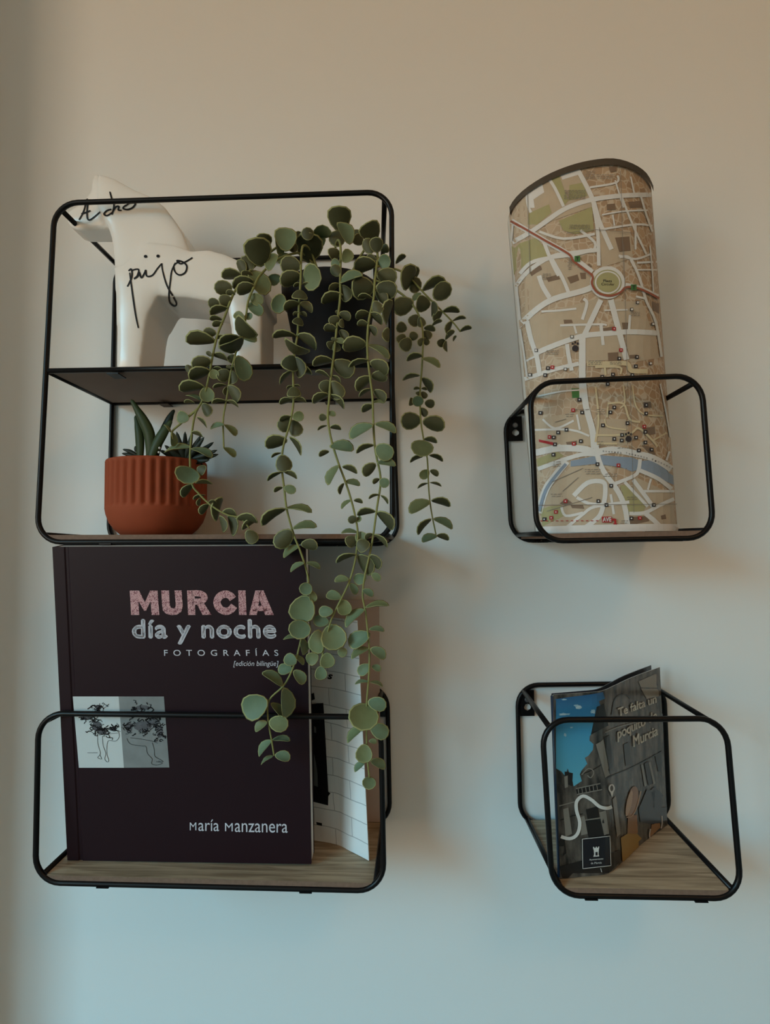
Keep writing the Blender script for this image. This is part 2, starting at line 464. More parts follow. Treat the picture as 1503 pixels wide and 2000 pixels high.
shC.basic(); shC.board(0.0024)
shD = Shelf('wire_shelf', 'small square black wire shelf holding the glossy tourist brochure',
            [0.1293, -0.3295, 0.2999, -0.3257, 0.3005, -0.168, 0.1303, -0.1694], [0.1333, -0.3318, 0.3069, -0.3341, 0.3005, -0.1701, 0.1282, -0.1706])
shD.basic(); shD.board(0.0024)
def on_board(sh, x, y):
    a = sh.p(0.02, sh.top, 0.1); b = sh.p(sh.W - 0.02, sh.top, 0.1); c = sh.p(0.02, sh.top, 0.9)
    n = (b - a).cross(c - a); d = ray(x, y)
    return CAM + d * ((a - CAM).dot(n) / d.dot(n))
def board_z(sh, x):
    a = sh.p(0.02, sh.top, 0.5); b = sh.p(sh.W - 0.02, sh.top, 0.5)
    return a.z + (b.z - a.z) * (x - a.x) / (b.x - a.x)

# ------------------------------------------------------------------ horse figurine
z1 = (50, 310, 3.006)
def hp(x, y, Y=-0.110):
    q = aty(*Z(z1, x, y), Y); return (q.x, q.z)
zf = board_z(shA, -0.27)
# board_z uses the last board (top one on A)
def foot(x): q = hp(x, 1215); return (q[0], zf + 0.0003)
def extrude(mb, poly, ya, yb):
    n = len(poly)
    k = len(mb.v)
    mb.v += [Vector((x, ya, z)) for x, z in poly] + [Vector((x, yb, z)) for x, z in poly]
    mb.f.append([k + i for i in range(n)]); mb.m.append(0)
    mb.f.append([k + n + i for i in range(n)][::-1]); mb.m.append(0)
    for i in range(n):
        j = (i + 1) % n
        mb.f.append([k + j, k + i, k + n + i, k + n + j]); mb.m.append(0)
head = [hp(*q, -0.108) for q in ((388, 68), (410, 74), (428, 98), (520, 122), (640, 188), (720, 270), (640, 420), (500, 420), (480, 402), (400, 403), (290, 404), (250, 390), (225, 345), (216, 318), (228, 298), (310, 245), (345, 205), (368, 180), (376, 110))]
neck = [hp(*q, -0.112) for q in ((430, 96), (520, 122), (640, 188), (760, 240), (820, 290), (880, 370), (930, 450), (962, 530), (1000, 620), (900, 800), (640, 800), (545, 760), (528, 620), (512, 480), (490, 405), (430, 300))]
body = [hp(*q, -0.125) for q in ((860, 500), (962, 528), (1060, 518), (1160, 545), (1260, 590), (1350, 650), (1390, 720), (1396, 830), (1300, 845), (1100, 830), (940, 802), (820, 795), (760, 790), (700, 900), (560, 900), (545, 780), (535, 640), (700, 480))]
fleg = [hp(*q, -0.113) for q in ((535, 650), (800, 640), (770, 800), (745, 860), (718, 1000))] + [foot(695), foot(556)] + [hp(550, 1000, -0.113), hp(545, 820, -0.113)]
bleg = [hp(*q, -0.113) for q in ((1120, 700), (1394, 740), (1396, 1000))] + [foot(1396), foot(1235)] + [hp(1215, 1000, -0.113), hp(1190, 860, -0.113), hp(1120, 830, -0.113)]
def ext_obj():
    mb = MB()
    extrude(mb, head, -0.108, -0.074); extrude(mb, neck, -0.118, -0.064); extrude(mb, body, -0.124, -0.057)
    extrude(mb, fleg, -0.1225, -0.062); extrude(mb, bleg, -0.1225, -0.062)
    return mb
hs = empty('horse_figurine', (-0.25, -0.09, zf), 'white ceramic horse figurine with black handwriting', 'figurine')
tmp = ext_obj().build('horse_tmp', M_ceramic)
rm = tmp.modifiers.new('r', 'REMESH'); rm.mode = 'VOXEL'; rm.voxel_size = 0.0016
sm_ = tmp.modifiers.new('s', 'SMOOTH'); sm_.iterations = 10; sm_.factor = 0.6
s2_ = tmp.modifiers.new('s2', 'SMOOTH'); s2_.iterations = 160; s2_.factor = 0.7; s2_.use_x = False; s2_.use_z = False
dg = bpy.context.evaluated_depsgraph_get(); ev = tmp.evaluated_get(dg); hm = ev.to_mesh(); off = wloc(tmp)
HV = [v.co + off for v in hm.vertices]; HF = [list(p.vertices) for p in hm.polygons]
ev.to_mesh_clear(); bpy.data.objects.remove(tmp)
lo = min(v.z for v in HV)
for v in HV: v.z += 0  # keep
for v in HV: v.z = max(v.z, zf + 0.0004) if v.z > lo + 0.004 else zf + 0.0004
build('body', HV, HF, M_ceramic, hs, True)
hsf = Surface(HV, HF)
STROKES = [
 [(315, 360), (338, 318), (352, 275), (358, 222), (366, 262), (362, 305), (364, 350), (378, 360), (405, 342), (440, 312)], [(328, 325), (352, 318), (382, 306)],
 [(505, 298), (480, 305), (462, 325), (480, 335), (512, 315)], [(495, 195), (508, 240), (520, 275), (508, 330)],
 [(510, 318), (530, 285), (548, 282), (545, 302), (565, 305)], [(590, 272), (572, 292), (600, 300), (630, 287), (645, 262), (612, 262), (585, 280)],
 [(605, 660), (622, 650), (624, 695), (598, 752)], [(612, 670), (625, 770), (645, 910), (662, 995)],
 [(622, 658), (650, 650), (665, 655), (655, 690), (636, 706), (660, 690), (668, 668), (680, 700), (700, 670), (706, 655), (712, 690), (745, 685), (775, 645), (798, 618)],
 [(800, 615), (805, 660), (830, 745), (870, 815), (886, 850), (872, 863), (846, 840), (842, 790), (850, 720), (858, 660), (880, 612)],
 [(905, 605), (872, 625), (878, 665), (905, 684), (938, 668), (946, 630), (920, 606), (888, 600), (910, 618), (945, 603), (980, 582)]]
for k, st in enumerate(STROKES):
    ink = MB(); hsf.ribbon(ink, [Z(z1, *q) for q in st], 3.4, 0.0005, step=3, taper=True)
    if ink.f: ink.build('pen_stroke', M_ink, hs)
for q in ((705, 575), (778, 573)):
    ink = MB(); hsf.ellipse(ink, *Z(z1, *q), 3.4, 3.0, 0.0005); ink.build('pen_stroke', M_ink, hs)

# ------------------------------------------------------------------ succulent in terracotta pot
def pot_center(x, Y): q = aty(x, 960, Y); return q.x
shA.top = A_BOT
pcx = (aty(215, 960, -0.065).x + aty(400, 960, -0.065).x) / 2
pr = (aty(400, 960, -0.065).x - aty(215, 960, -0.065).x) / 2 * 0.985
pz = board_z(shA, pcx) + 0.0003
ph = aty(300, 897, -0.09).z - pz
ps = empty('potted_succulent', (pcx, -0.065, pz), 'small dark green succulents in ribbed terracotta pot', 'potted plant')
prof = [(0.0, 0.002), (0.62, 0.0), (0.70, 0.03), (0.82, 0.10), (0.92, 0.19), (0.98, 0.30), (1.0, 0.37), (1.0, 0.375), (1.0, 0.40), (1.0, 0.43), (1.0, 0.6), (1.0, 0.80), (1.0, 0.94), (1.0, 0.975), (0.985, 1.0), (0.90, 1.0), (0.88, 0.97), (0.87, 0.86)]
def flute(i, a):
    if 9 <= i <= 12: return 1 - 0.055 * (0.5 - 0.5 * cos(34 * a)) ** 1.3
    if i == 8: return 1 - 0.022 * (0.5 - 0.5 * cos(34 * a))
    return 1
MB().lathe([(r * pr, z * ph) for r, z in prof], (pcx, -0.065, pz), 272, mod=flute).build('pot', M_terra, ps, True)
MB().lathe([(0.868 * pr, 0.0), (0.86 * pr, 0.006), (0.4 * pr, 0.009)], (pcx, -0.065, pz + ph * 0.87), 24).build('soil', M_soil, ps, True)
s5 = (200, 780, 6.2625)
def fleaf(pts, w, name, m, Y=-0.065, dy=0.0, flat=0.55, parent=ps, crop=s5):
    P = smooth_path([aty(*Z(crop, x, y), Y + dy * i / (len(pts) - 1)) for i, (x, y) in enumerate(pts)], 4)
    n = len(P); mb = MB(); seg = 8; wm = w / crop[2] * (DIST + Y) / FPX / 2
    for i, q in enumerate(P):
        t = (P[min(i + 1, n - 1)] - P[max(i - 1, 0)]).normalized()
        s_ = t.cross(Vector((0, 1, 0))).normalized(); b = s_.cross(t)
        k = i / (n - 1); r = wm * (0.62 + 0.38 * sin(pi * min(1, k * 1.25))) * (1 if k < 0.6 else max(0.05, sqrt(max(0, 1 - ((k - 0.6) / 0.4) ** 2))))
        for j in range(seg):
            a = 2 * pi * j / seg; mb.v.append(q + s_ * cos(a) * r + b * sin(a) * r * flat)
    for i in range(n - 1):
        for j in range(seg):
            mb.f.append([i * seg + j, i * seg + (j + 1) % seg, (i + 1) * seg + (j + 1) % seg, (i + 1) * seg + j]); mb.m.append(0)
    mb.f.append([(n - 1) * seg + j for j in range(seg)]); mb.m.append(0)
    mb.f.append([j for j in range(seg)][::-1]); mb.m.append(0)
    return mb.build(name, m, parent, True)
fleaf([(575, 790), (590, 620), (570, 420), (500, 260), (420, 120), (348, 0)], 145, 'succulent_leaf', M_succ, -0.075, -0.01)
fleaf([(455, 790), (460, 600), (450, 420), (425, 300), (400, 195)], 115, 'succulent_leaf', M_succ, -0.070)
fleaf([(570, 790), (640, 600), (730, 430), (800, 320), (845, 255)], 135, 'succulent_leaf', M_succ, -0.085)
fleaf([(640, 760), (700, 500), (790, 300), (840, 190), (880, 125)], 110, 'succulent_leaf', M_succd, -0.065)
for q in ([(430, 690), (340, 640), (245, 610)], [(430, 720), (330, 680), (235, 660)], [(430, 750), (310, 725), (212, 720)], [(420, 640), (410, 600), (400, 570)]):
    fleaf(q, 55, 'succulent_leaf', M_succd, -0.07)
for tip in ((1420, 672), (1405, 620), (1362, 522), (1245, 460), (1205, 440), (1010, 392), (905, 392), (840, 480), (1310, 740), (1230, 800), (1100, 400), (760, 560), (700, 620)):
    cx, cy = 1010, 740
    mx_, my_ = (cx + tip[0]) / 2, (cy + tip[1]) / 2 + 18
    fleaf([(cx, cy + 20), (mx_, my_), tip], 80, 'succulent_leaf', M_succd, -0.062 + random.uniform(-0.012, 0.012), -0.01)
for q in ((698, 595), (690, 648), (775, 712), (935, 727), (720, 732)):
    c = aty(*Z(s5, *q), -0.098)
    bm = bmesh.new(); bmesh.ops.create_icosphere(bm, subdivisions=1, radius=0.0014)
    build('pebble', [v.co + c for v in bm.verts], [[v.index for v in f.verts] for f in bm.faces], M_pebble, ps, True); bm.free()

# ------------------------------------------------------------------ trailing plant
shA.top = A_MID
py_ = -0.072
qx0, qx1 = aty(553, 560, py_).x, aty(737, 560, py_).x
pxc = (qx0 + qx1) / 2; prr = (qx1 - qx0) / 2
ptz = board_z(shA, pxc) + 0.0003
pht = aty(645, 520, py_ - prr).z - ptz
tp = empty('trailing_plant', (pxc, py_, ptz), 'trailing eucalyptus plant with round grey-green leaves in black pot', 'potted plant')
MB().lathe([(0.0, 0.001), (0.64 * prr, 0.0), (0.66 * prr, 0.004), (0.93 * prr, pht * 0.80), (1.0 * prr, pht * 0.81), (1.02 * prr, pht * 0.99), (1.0 * prr, pht), (0.94 * prr, pht), (0.92 * prr, pht * 0.9)], (pxc, py_, ptz), 40).build('pot', M_pot, tp, True)
MB().lathe([(0.915 * prr, 0.0), (0.9 * prr, 0.004), (0.3 * prr, 0.007)], (pxc, py_, ptz + pht * 0.9), 24).build('soil', M_soil, tp, True)
F = -0.153
VINES = [
 [(615, 520, -.085), (590, 478, -.09), (550, 478, -.105), (505, 512, -.125), (472, 548, -.138), (454, 578, F), (440, 615, F), (426, 650, F), (416, 690, F), (408, 735, F), (396, 780, F), (382, 806, F), (376, 835, F), (372, 870, F), (371, 905, F), (375, 946, F), (388, 964, F), (406, 982, F), (425, 996, F), (445, 1006, F), (469, 1012, F), (487, 1032, F)],
 [(618, 525, -.09), (590, 495, -.10), (545, 505, -.12), (510, 535, -.136), (496, 560, F), (484, 590, F), (479, 625, F), (468, 660, F), (460, 690, F), (450, 730, F), (444, 770, F), (436, 815, F), (436, 850, F), (437, 875, F)],
 [(625, 540, -.09), (606, 490, -.10), (592, 480, -.125), (588, 502, -.138), (587, 545, F), (584, 590, F), (581, 650, F), (574, 695, F), (572, 730, F), (573, 783, F), (566, 826, F), (553, 872, F), (550, 910, F), (555, 956, F), (560, 996, F), (573, 1043, F), (586, 1076, F), (596, 1106, F), (602, 1135, F), (600, 1165, F), (592, 1225, F), (585, 1260, F), (577, 1290, F), (566, 1318, F), (552, 1341, F), (525, 1368, F), (523, 1402, F), (530, 1445, F), (535, 1476, F)],
 [(650, 540, -.09), (655, 480, -.10), (662, 470, -.125), (665, 490, -.138), (664, 540, F), (664, 580, F), (658, 635, F), (652, 690, F), (645, 745, F), (643, 775, F), (640, 815, F), (646, 856, F), (660, 903, F), (676, 946, F), (689, 990, F), (698, 1036, F), (696, 1075, F), (691, 1105, F), (681, 1138, F), (667, 1168, F), (651, 1200, F), (643, 1222, F), (633, 1260, F), (626, 1300, F)],
 [(680, 545, -.09), (710, 490, -.10), (730, 478, -.125), (737, 500, -.138), (732, 545, F), (729, 585, F), (720, 625, F), (717, 665, F), (718, 700, F), (722, 735, F), (727, 775, F), (729, 833, F), (733, 883, F), (743, 936, F), (736, 990, F), (728, 1049, F), (720, 1090, F), (711, 1130, F), (708, 1165, F), (713, 1192, F), (717, 1226, F), (721, 1272, F), (720, 1319, F), (716, 1370, F), (715, 1418, F), (717, 1480, F), (721, 1519, F)],
 [(690, 540, -.072), (735, 520, -.070), (773, 526, -.068), (797, 540, -.068), (829, 574, -.070), (853, 598, -.07), (881, 626, -.07), (899, 648, -.07)],
 [(690, 545, -.078), (740, 550, -.076), (785, 575, -.078), (812, 605, -.082), (825, 645, -.085), (824, 709, -.085), (820, 765, -.085), (821, 817, -.085), (826, 853, -.085), (834, 896, -.085), (837, 956, -.085), (842, 999, -.085), (851, 1044, -.085)],
 [(386, 799, F), (370, 812, F), (352, 828, F), (336, 843, F), (337, 858, F)]]
TINTS = [(400, 770), (440, 820)]
vine_objs = []; vine_pts = []
for vi, path in enumerate(VINES):
    P3 = smooth_path([aty(x, y, Y) for x, y, Y in path], 4)
    P2 = smooth_path([Vector((x, y, Y)) for x, y, Y in path], 4)
    n = len(P3)
    o = MB().tube(P3, [0.0013 - 0.0005 * i / n for i in range(n)], n=6).build('vine', M_stem, tp, True)
    vine_objs.append(o); vine_pts.append(P2)
def leaf_mesh():
    n = 12; v = []; f = []; mi = []
    def outline(a, k=1.0):
        # a: angle; round-ovate outline, base at x = 0, tip at x = 1
        x = 0.5 - 0.5 * cos(a); y = sin(a) * 0.5 * (1.0 - 0.20 * cos(a)) / 1.03
        return x, y
    def zc(x, y): return 0.55 * y * y - 0.16 * (x - 0.4) ** 2 + 0.02
    for ring, (s, dz) in enumerate(((1.0, 0.0), (0.90, 0.0), (0.90, -0.016), )):
        for i in range(n):
            x, y = outline(2 * pi * i / n); x = 0.5 + (x - 0.5) * s; y *= s
            v.append((x, y, zc(x, y) + dz))
    c0 = len(v); v += [(0.25, 0, zc(.25, 0) - 0.02), (0.62, 0, zc(.6, 0) - 0.02), (0.25, 0, zc(.25, 0) - 0.036), (0.62, 0, zc(.6, 0) - 0.036)]
    for i in range(n):
        j = (i + 1) % n
        f.append([i, j, n + j, n + i]); mi.append(2)
        f.append([j, i, 2 * n + i, 2 * n + j]); mi.append(2)
    def nearc(i): return 0 if (i <= 3 or i >= n - 3) else 1
    for i in range(n):
        j = (i + 1) % n
        a, b = nearc(i), nearc(j)
        for base, ring, flip, m in ((c0, n, False, 0), (c0 + 2, 2 * n, True, 1)):
            g = [ring + i, ring + j, base + b] if a == b else [ring + i, ring + j, base + b, base + a]
            f.append(g[::-1] if flip else g); mi.append(m)
    me = bpy.data.meshes.new('leaf'); me.from_pydata(v, [], f)
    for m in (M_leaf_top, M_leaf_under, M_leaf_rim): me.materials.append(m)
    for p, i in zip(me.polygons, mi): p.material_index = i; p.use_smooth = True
    me.update(); return me
LEAF = leaf_mesh()
c1 = (350, 400, 5.01); c2 = (560, 400, 6.2625); c3 = (680, 480, 5.781); c4 = (320, 600, 6.832); c5 = (320, 760, 6.25)
c6 = (500, 600, 5.368); c7 = (490, 840, 4.848); c8 = (770, 660, 4.7615); z6 = (430, 1040, 3.7575)
# leaves: base x, base y, tip x, tip y, apparent width (+1 when the pale upper side shows)
LEAVES = [
(c1, [(830,440,830,320,140),(800,610,760,400,250),(670,520,690,455,60),(640,680,570,540,90),(720,640,610,510,130),(620,690,410,700,100),(520,800,340,820,130),(720,680,620,720,120),(700,640,850,880,170,1),(730,740,520,810,120),(740,790,560,860,110),(550,870,455,860,55),(510,910,390,960,110),(390,950,280,980,100),(480,1010,295,1070,75),(420,1120,295,1120,50),(430,1160,320,1180,60),(670,960,810,1080,110,1),(690,890,820,960,110,1),(640,1130,535,1060,85,1),(660,1060,700,1130,80,1),
 (1040,460,1040,215,205,1),(975,500,965,310,90,1),(1080,490,960,560,90,1),(870,650,930,470,110,1),(990,700,870,760,100,1),(1190,350,1150,285,80),(1265,350,1245,225,115),(1400,330,1400,235,160,1),(1370,430,1365,290,120,1),(1120,470,1110,370,90),
 (1260,570,1270,350,255),(1190,590,985,590,165),(1205,700,1400,720,235,1),(1190,680,985,770,140),(1200,775,1115,800,35),(1200,775,1295,800,40),(1010,870,940,1060,140,1),(1180,830,1175,945,150),(1180,960,1015,1020,80),(1180,960,1310,1040,80),(1175,1060,1110,1075,35),(1175,1060,1250,1085,45),(1175,1100,1150,1190,110)]),
(c2, [(650,330,640,105,270),(770,490,660,200,170,1),(620,520,605,310,190),(640,560,510,640,150),(680,700,790,560,140,1),(650,740,540,690,100,1),(650,870,550,740,130),(640,950,930,840,100,1),(650,970,510,1060,80),(660,980,760,1180,150),(700,1110,415,1190,120),(900,400,810,320,100),(930,480,840,400,130),(1080,450,1000,280,250),(1040,600,960,410,150),(1100,590,1090,435,160),(1150,560,1240,520,100),(1110,700,1270,690,160,1),(1090,660,970,640,80),(1100,720,810,770,170),(1090,850,1350,890,190),(1070,1000,790,1030,270),(1085,1000,1350,1070,210),(1060,1150,865,1120,50),(1080,1060,1230,1190,130)]),
(c3, [(290,620,360,770,130),(420,890,490,610,100),(240,760,75,810,90),(240,760,390,880,90),(230,890,95,880,75),(230,900,320,1010,80),(450,920,430,1090,90),
 (530,200,650,110,60),(620,500,750,220,160),(700,390,790,240,110),(740,540,760,350,150),(830,500,1100,390,110),(960,600,1150,430,190),(820,530,730,620,60,1),(930,660,760,650,180),(740,630,500,720,200),(950,620,960,800,80),(1060,740,960,860,90),(1060,740,1260,740,70),(1170,850,1330,815,35),(1170,850,1110,1010,70),(1250,970,1395,925,50),(940,900,1060,845,45),(1090,1060,1200,960,60),(1180,1080,1220,1015,30),(1090,1060,1010,1130,90),(1105,1070,1105,1200,50),
 (790,780,700,900,130),(800,800,840,920,100),(850,930,985,950,70),(660,950,550,900,120),(640,1000,560,1100,110),(700,1040,600,1180,150),(790,1020,680,1020,100),(850,960,930,1050,100),(850,1040,790,1130,70),(850,1040,905,1120,70),(840,1240,650,1290,75),(830,1270,1040,1370,70,1)]),
(c4, [(700,340,520,340,120),(690,440,290,450,180),(680,410,840,420,60),(640,650,560,600,60),(650,640,860,700,80),(630,700,370,800,180),(350,880,300,770,80),(620,840,330,950,160),(640,830,700,960,130,1),(640,830,800,850,60),(550,1060,200,1100,150),(560,1060,590,1270,190,1),(510,1250,295,1170,45,1),
 (990,370,1130,230,340),(1050,400,1240,450,100,1),(1010,390,730,520,130),(960,610,900,480,340),(990,640,1080,990,220,1),(960,640,860,730,110),(900,810,830,790,50),(900,810,1050,850,80),(870,840,720,970,170),(890,840,930,1030,120),(850,1040,650,1075,40),(850,1040,1000,1260,150),(840,1060,810,1180,50),(840,1250,635,1280,50),(840,1250,1000,1330,45)]),
(c5, [(470,170,560,330,120),(380,170,245,160,45),(310,360,150,330,150,1),(400,340,530,470,30),(100,520,110,700,80,1),(80,530,0,430,25,1),(330,530,480,580,50),(330,710,0,760,60,1),(330,720,590,830,80,1),(320,950,250,1140,290,1),(400,960,520,1010,130),(380,1150,600,1150,45),(350,1160,220,1320,100),(510,1290,355,1345,30),(440,1330,420,1430,50),(540,1400,440,1530,90),(540,1390,640,1370,40),(630,1620,700,1310,110),(710,1500,890,1530,90),(680,1540,740,1750,80),(850,1800,800,1530,110),(880,1580,1150,1610,110),(950,1720,1130,1590,80),(1010,1720,1120,1880,160),
 (740,430,560,480,60,1),(740,430,880,570,80,1),(730,710,870,830,80,1)]),
(c6, [(430,300,165,310,70),(430,290,640,430,110),(390,490,430,400,280),(390,500,330,680,190),(400,520,480,740,130),(385,660,240,810,35),(390,660,590,690,80),(390,825,315,855,25),(390,825,465,830,25),(390,830,400,960,150),(390,970,240,1010,65),(390,970,530,990,50),(380,1160,500,1130,110,1),(380,1150,240,1190,50),(360,1170,240,1290,150),(365,1180,450,1350,150),
 (880,70,830,40,40),(870,60,995,120,90),(870,100,770,180,110),(900,120,900,220,60),(850,230,705,220,85),(870,240,960,340,90),(840,340,785,330,40),(830,340,925,370,60,1),(820,370,745,420,90),(830,370,850,470,90),(810,560,585,600,100),(800,570,1030,700,190),(780,740,620,675,35),(790,720,890,790,40),(770,770,680,880,130),(790,770,890,970,160),(760,910,585,1000,90),(770,920,930,1060,70),(740,1110,835,1130,60,1),(740,1160,655,1150,80),(745,1240,640,1290,25),(770,1260,895,1275,55),
 (1160,380,900,420,160),(1170,390,1400,540,70,1),(1200,560,960,630,50),(1190,570,1390,690,140),(1200,720,1380,740,120),(1210,730,1040,870,120),(1215,855,1070,940,35),(1230,870,1360,990,110),(1215,1000,1350,1000,35,1),(1230,1030,1100,1090,80),(1230,1230,970,1370,120,1),(1240,1220,1475,1310,90,1)]),
(c7, [(345,90,130,150,130),(360,60,480,240,45),(290,215,190,260,25),(285,230,330,400,160),(300,395,150,480,30),(310,395,440,455,50),(300,540,215,585,45),(310,540,425,580,90,1),(330,740,95,900,90),(330,735,580,775,60,1),(390,930,625,910,75,1),(390,945,230,1110,170),(460,1095,300,1200,70,1),(470,1080,635,1100,110),
 (740,150,975,180,110,1),(740,200,640,245,55),(830,330,720,520,80,1),(860,345,1010,405,60),(880,490,1035,520,60,1),(880,500,835,610,45),(950,660,850,745,40,1),(970,665,1060,685,45),(1000,820,920,870,80),(1000,830,1040,860,70,1),(1180,770,1000,800,70),(1000,970,1080,1060,120,1),(1010,970,850,970,40,1),(1000,1020,900,1080,120),(1010,1040,1100,1140,140),
 (1165,140,990,215,55),(1180,150,1340,260,170,1),(1190,310,1375,330,70,1),(1180,315,1060,430,110),(1215,460,1150,505,50),(1220,465,1300,530,100,1),(1215,610,1110,650,30),(1225,615,1300,700,30),(1190,770,1350,940,110),(1150,980,1075,1030,50),(1160,985,1295,1110,40)]),
(c8, [(240,350,70,390,40),(255,370,350,505,80),(240,470,175,475,30),(250,470,305,480,30),(240,500,210,540,60),(250,500,300,560,60),(190,600,135,590,80),(220,640,215,550,110,1),(280,600,375,620,85),(240,650,300,730,70),(250,760,55,780,170),(260,770,470,830,150),(270,940,400,970,55),(270,950,240,1110,215,1),(270,1100,140,1155,40),(320,1090,455,1145,45),(320,1230,240,1305,90,1),(330,1230,410,1280,60),(315,1350,210,1400,20),(325,1345,440,1380,20),(335,1520,130,1620,115,1),(340,1510,525,1560,75),(345,1680,210,1830,60),(360,1680,545,1770,75,1),(400,1840,250,1890,75,1),(390,1835,510,1875,60)]),
(z6, [(620,220,510,285,40),(630,220,735,265,40),(650,370,610,450,100),(670,430,690,510,60),(640,460,570,660,195),(600,640,570,765,165),(590,770,460,780,30),(590,770,620,900,60),(560,960,470,910,90),(540,900,615,970,40),(530,1000,420,1005,80),(540,1010,620,1110,80),(460,1130,310,1020,70),(465,1135,490,1365,105),(370,1250,470,1360,60),(350,1230,160,1320,180),(345,1390,250,1450,60),(355,1385,500,1420,110),(380,1520,515,1525,40),(375,1525,275,1635,55),(390,1640,295,1700,25),(400,1630,515,1660,70),
 (1000,160,845,220,35),(1010,160,1110,310,110),(945,345,835,350,55),(950,370,1000,455,60),(890,480,775,455,75),(900,490,920,610,110),(830,580,720,580,85),(800,660,680,640,90),(810,670,850,855,190),(720,710,710,895,115),(720,900,630,950,95),(780,880,790,1000,110),(730,980,745,1085,90),(860,870,930,890,70),
 (1100,160,1170,270,70),(1070,320,980,360,90),(1110,300,1175,350,60),(1040,420,1125,465,55),(1060,550,1240,530,40),(1060,560,910,690,70),(1090,710,1205,720,40),(1100,740,940,830,120),(1090,850,955,920,55),(1100,850,1215,920,80),(1100,970,1010,1040,80),(1110,980,1180,1010,50),(1090,1095,985,1110,25),(1095,1095,1195,1130,25),(1080,1240,1220,1280,100),(1070,1250,1040,1415,215),(1100,1420,1235,1490,110),(1050,1430,925,1535,60),(1090,1530,1150,1540,35),(1060,1550,1050,1680,120),(1060,1690,980,1750,45),(1100,1675,1215,1725,65),(1095,1790,1090,1865,95)])]
flat_leaves = []
for crop, lst in LEAVES:
    for L_ in lst:
        b = Z(crop, L_[0], L_[1]); t = Z(crop, L_[2], L_[3]); w = L_[4] / crop[2]
        flat_leaves.append((b, t, w, len(L_) > 5))
flat_leaves.sort(key=lambda q: -max(q[2], 0.5 * (Vector(q[0]) - Vector(q[1])).length))
rest_v = MB()
for k, (b, t, w, pale) in enumerate(flat_leaves):
    bv = Vector(b); best = None
    for vi, pts in enumerate(vine_pts):
        if vi in (5, 6) and b[0] < 768: continue
        if vi not in (5, 6) and b[0] > 768: continue
        for q in pts:
            d = (Vector((q.x, q.y)) - bv).length
            if best is None or d < best[0]: best = (d, vi, q)
    d0, vi, q = best
    Y = q.z + random.uniform(-0.004, 0.004) + (0.006 if d0 > 22 else 0)
    B = aty(*b, Y); T = aty(*t, Y); e_ = T - B; l = e_.length
    sc = (B - CAM).length / FPX; wm = w * sc * 1.0
    v = (CAM - B).normalized()
    top_visible = pale or b[1] > 1090
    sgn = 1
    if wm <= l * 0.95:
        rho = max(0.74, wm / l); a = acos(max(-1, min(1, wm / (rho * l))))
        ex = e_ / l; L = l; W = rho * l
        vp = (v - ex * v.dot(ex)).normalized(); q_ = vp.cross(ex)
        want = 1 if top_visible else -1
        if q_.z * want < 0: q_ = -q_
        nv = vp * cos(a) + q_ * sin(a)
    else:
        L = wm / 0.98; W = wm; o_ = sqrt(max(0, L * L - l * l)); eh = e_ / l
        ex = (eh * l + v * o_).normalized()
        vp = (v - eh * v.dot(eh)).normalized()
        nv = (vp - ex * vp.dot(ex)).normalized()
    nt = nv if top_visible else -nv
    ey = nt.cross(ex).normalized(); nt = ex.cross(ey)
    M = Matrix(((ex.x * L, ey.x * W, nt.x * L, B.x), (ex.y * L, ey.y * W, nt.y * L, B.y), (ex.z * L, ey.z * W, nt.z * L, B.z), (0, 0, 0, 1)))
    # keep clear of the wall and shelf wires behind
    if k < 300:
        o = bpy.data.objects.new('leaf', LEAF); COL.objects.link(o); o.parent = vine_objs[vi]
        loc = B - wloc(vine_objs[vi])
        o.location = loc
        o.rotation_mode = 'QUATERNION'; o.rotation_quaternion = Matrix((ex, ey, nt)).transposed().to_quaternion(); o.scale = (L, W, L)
    else:
        vs = [M @ vv.co for vv in LEAF.vertices]; kk = len(rest_v.v)
        rest_v.v += vs
        for p in LEAF.polygons: rest_v.f.append([i + kk for i in p.vertices]); rest_v.m.append(p.material_index)
print('LEAVES', len(flat_leaves))
if rest_v.v:
    tag(rest_v.build('small_leaves', [M_leaf_top, M_leaf_under, M_leaf_rim], tp, True), kind='stuff')

# ------------------------------------------------------------------ plum photo book
bl = on_board(shB, 133, 1680); br = on_board(shB, 606, 1693)
yb0 = (bl.y + br.y) / 2; bl.y = br.y = yb0
ux = (br - bl).normalized()
top_y = -0.1445
tl = aty(85, 1067, top_y); tr = aty(583, 1063, top_y)
Wb = (br - bl).length * 0.5 + (tr - tl).length * 0.5
cb_ = (bl + br) / 2; ct_ = (tl + tr) / 2
up = (ct_ - cb_); up = (up - ux * up.dot(ux) * 0.75)
Hb = min(up.length, 0.3195); up.normalize()
ux = (ux - up * ux.dot(up)).normalized(); back = -ux.cross(up); back = back if back.y > 0 else -back
TH = 0.019
bk = empty('book', cb_ + back * TH / 2, 'large dark plum photo book with pink title and two small drawings', 'book')
def B3(u, h, d): return cb_ + ux * (u * Wb) + up * (h * Hb) + back * d + Vector((0, 0, 0.0012))
def bslab(u0, u1, h0, h1, d0, d1):
    return [B3(u0, h0, d0), B3(u1, h0, d0), B3(u1, h0, d1), B3(u0, h0, d1), B3(u0, h1, d0), B3(u1, h1, d0), B3(u1, h1, d1), B3(u0, h1, d1)]
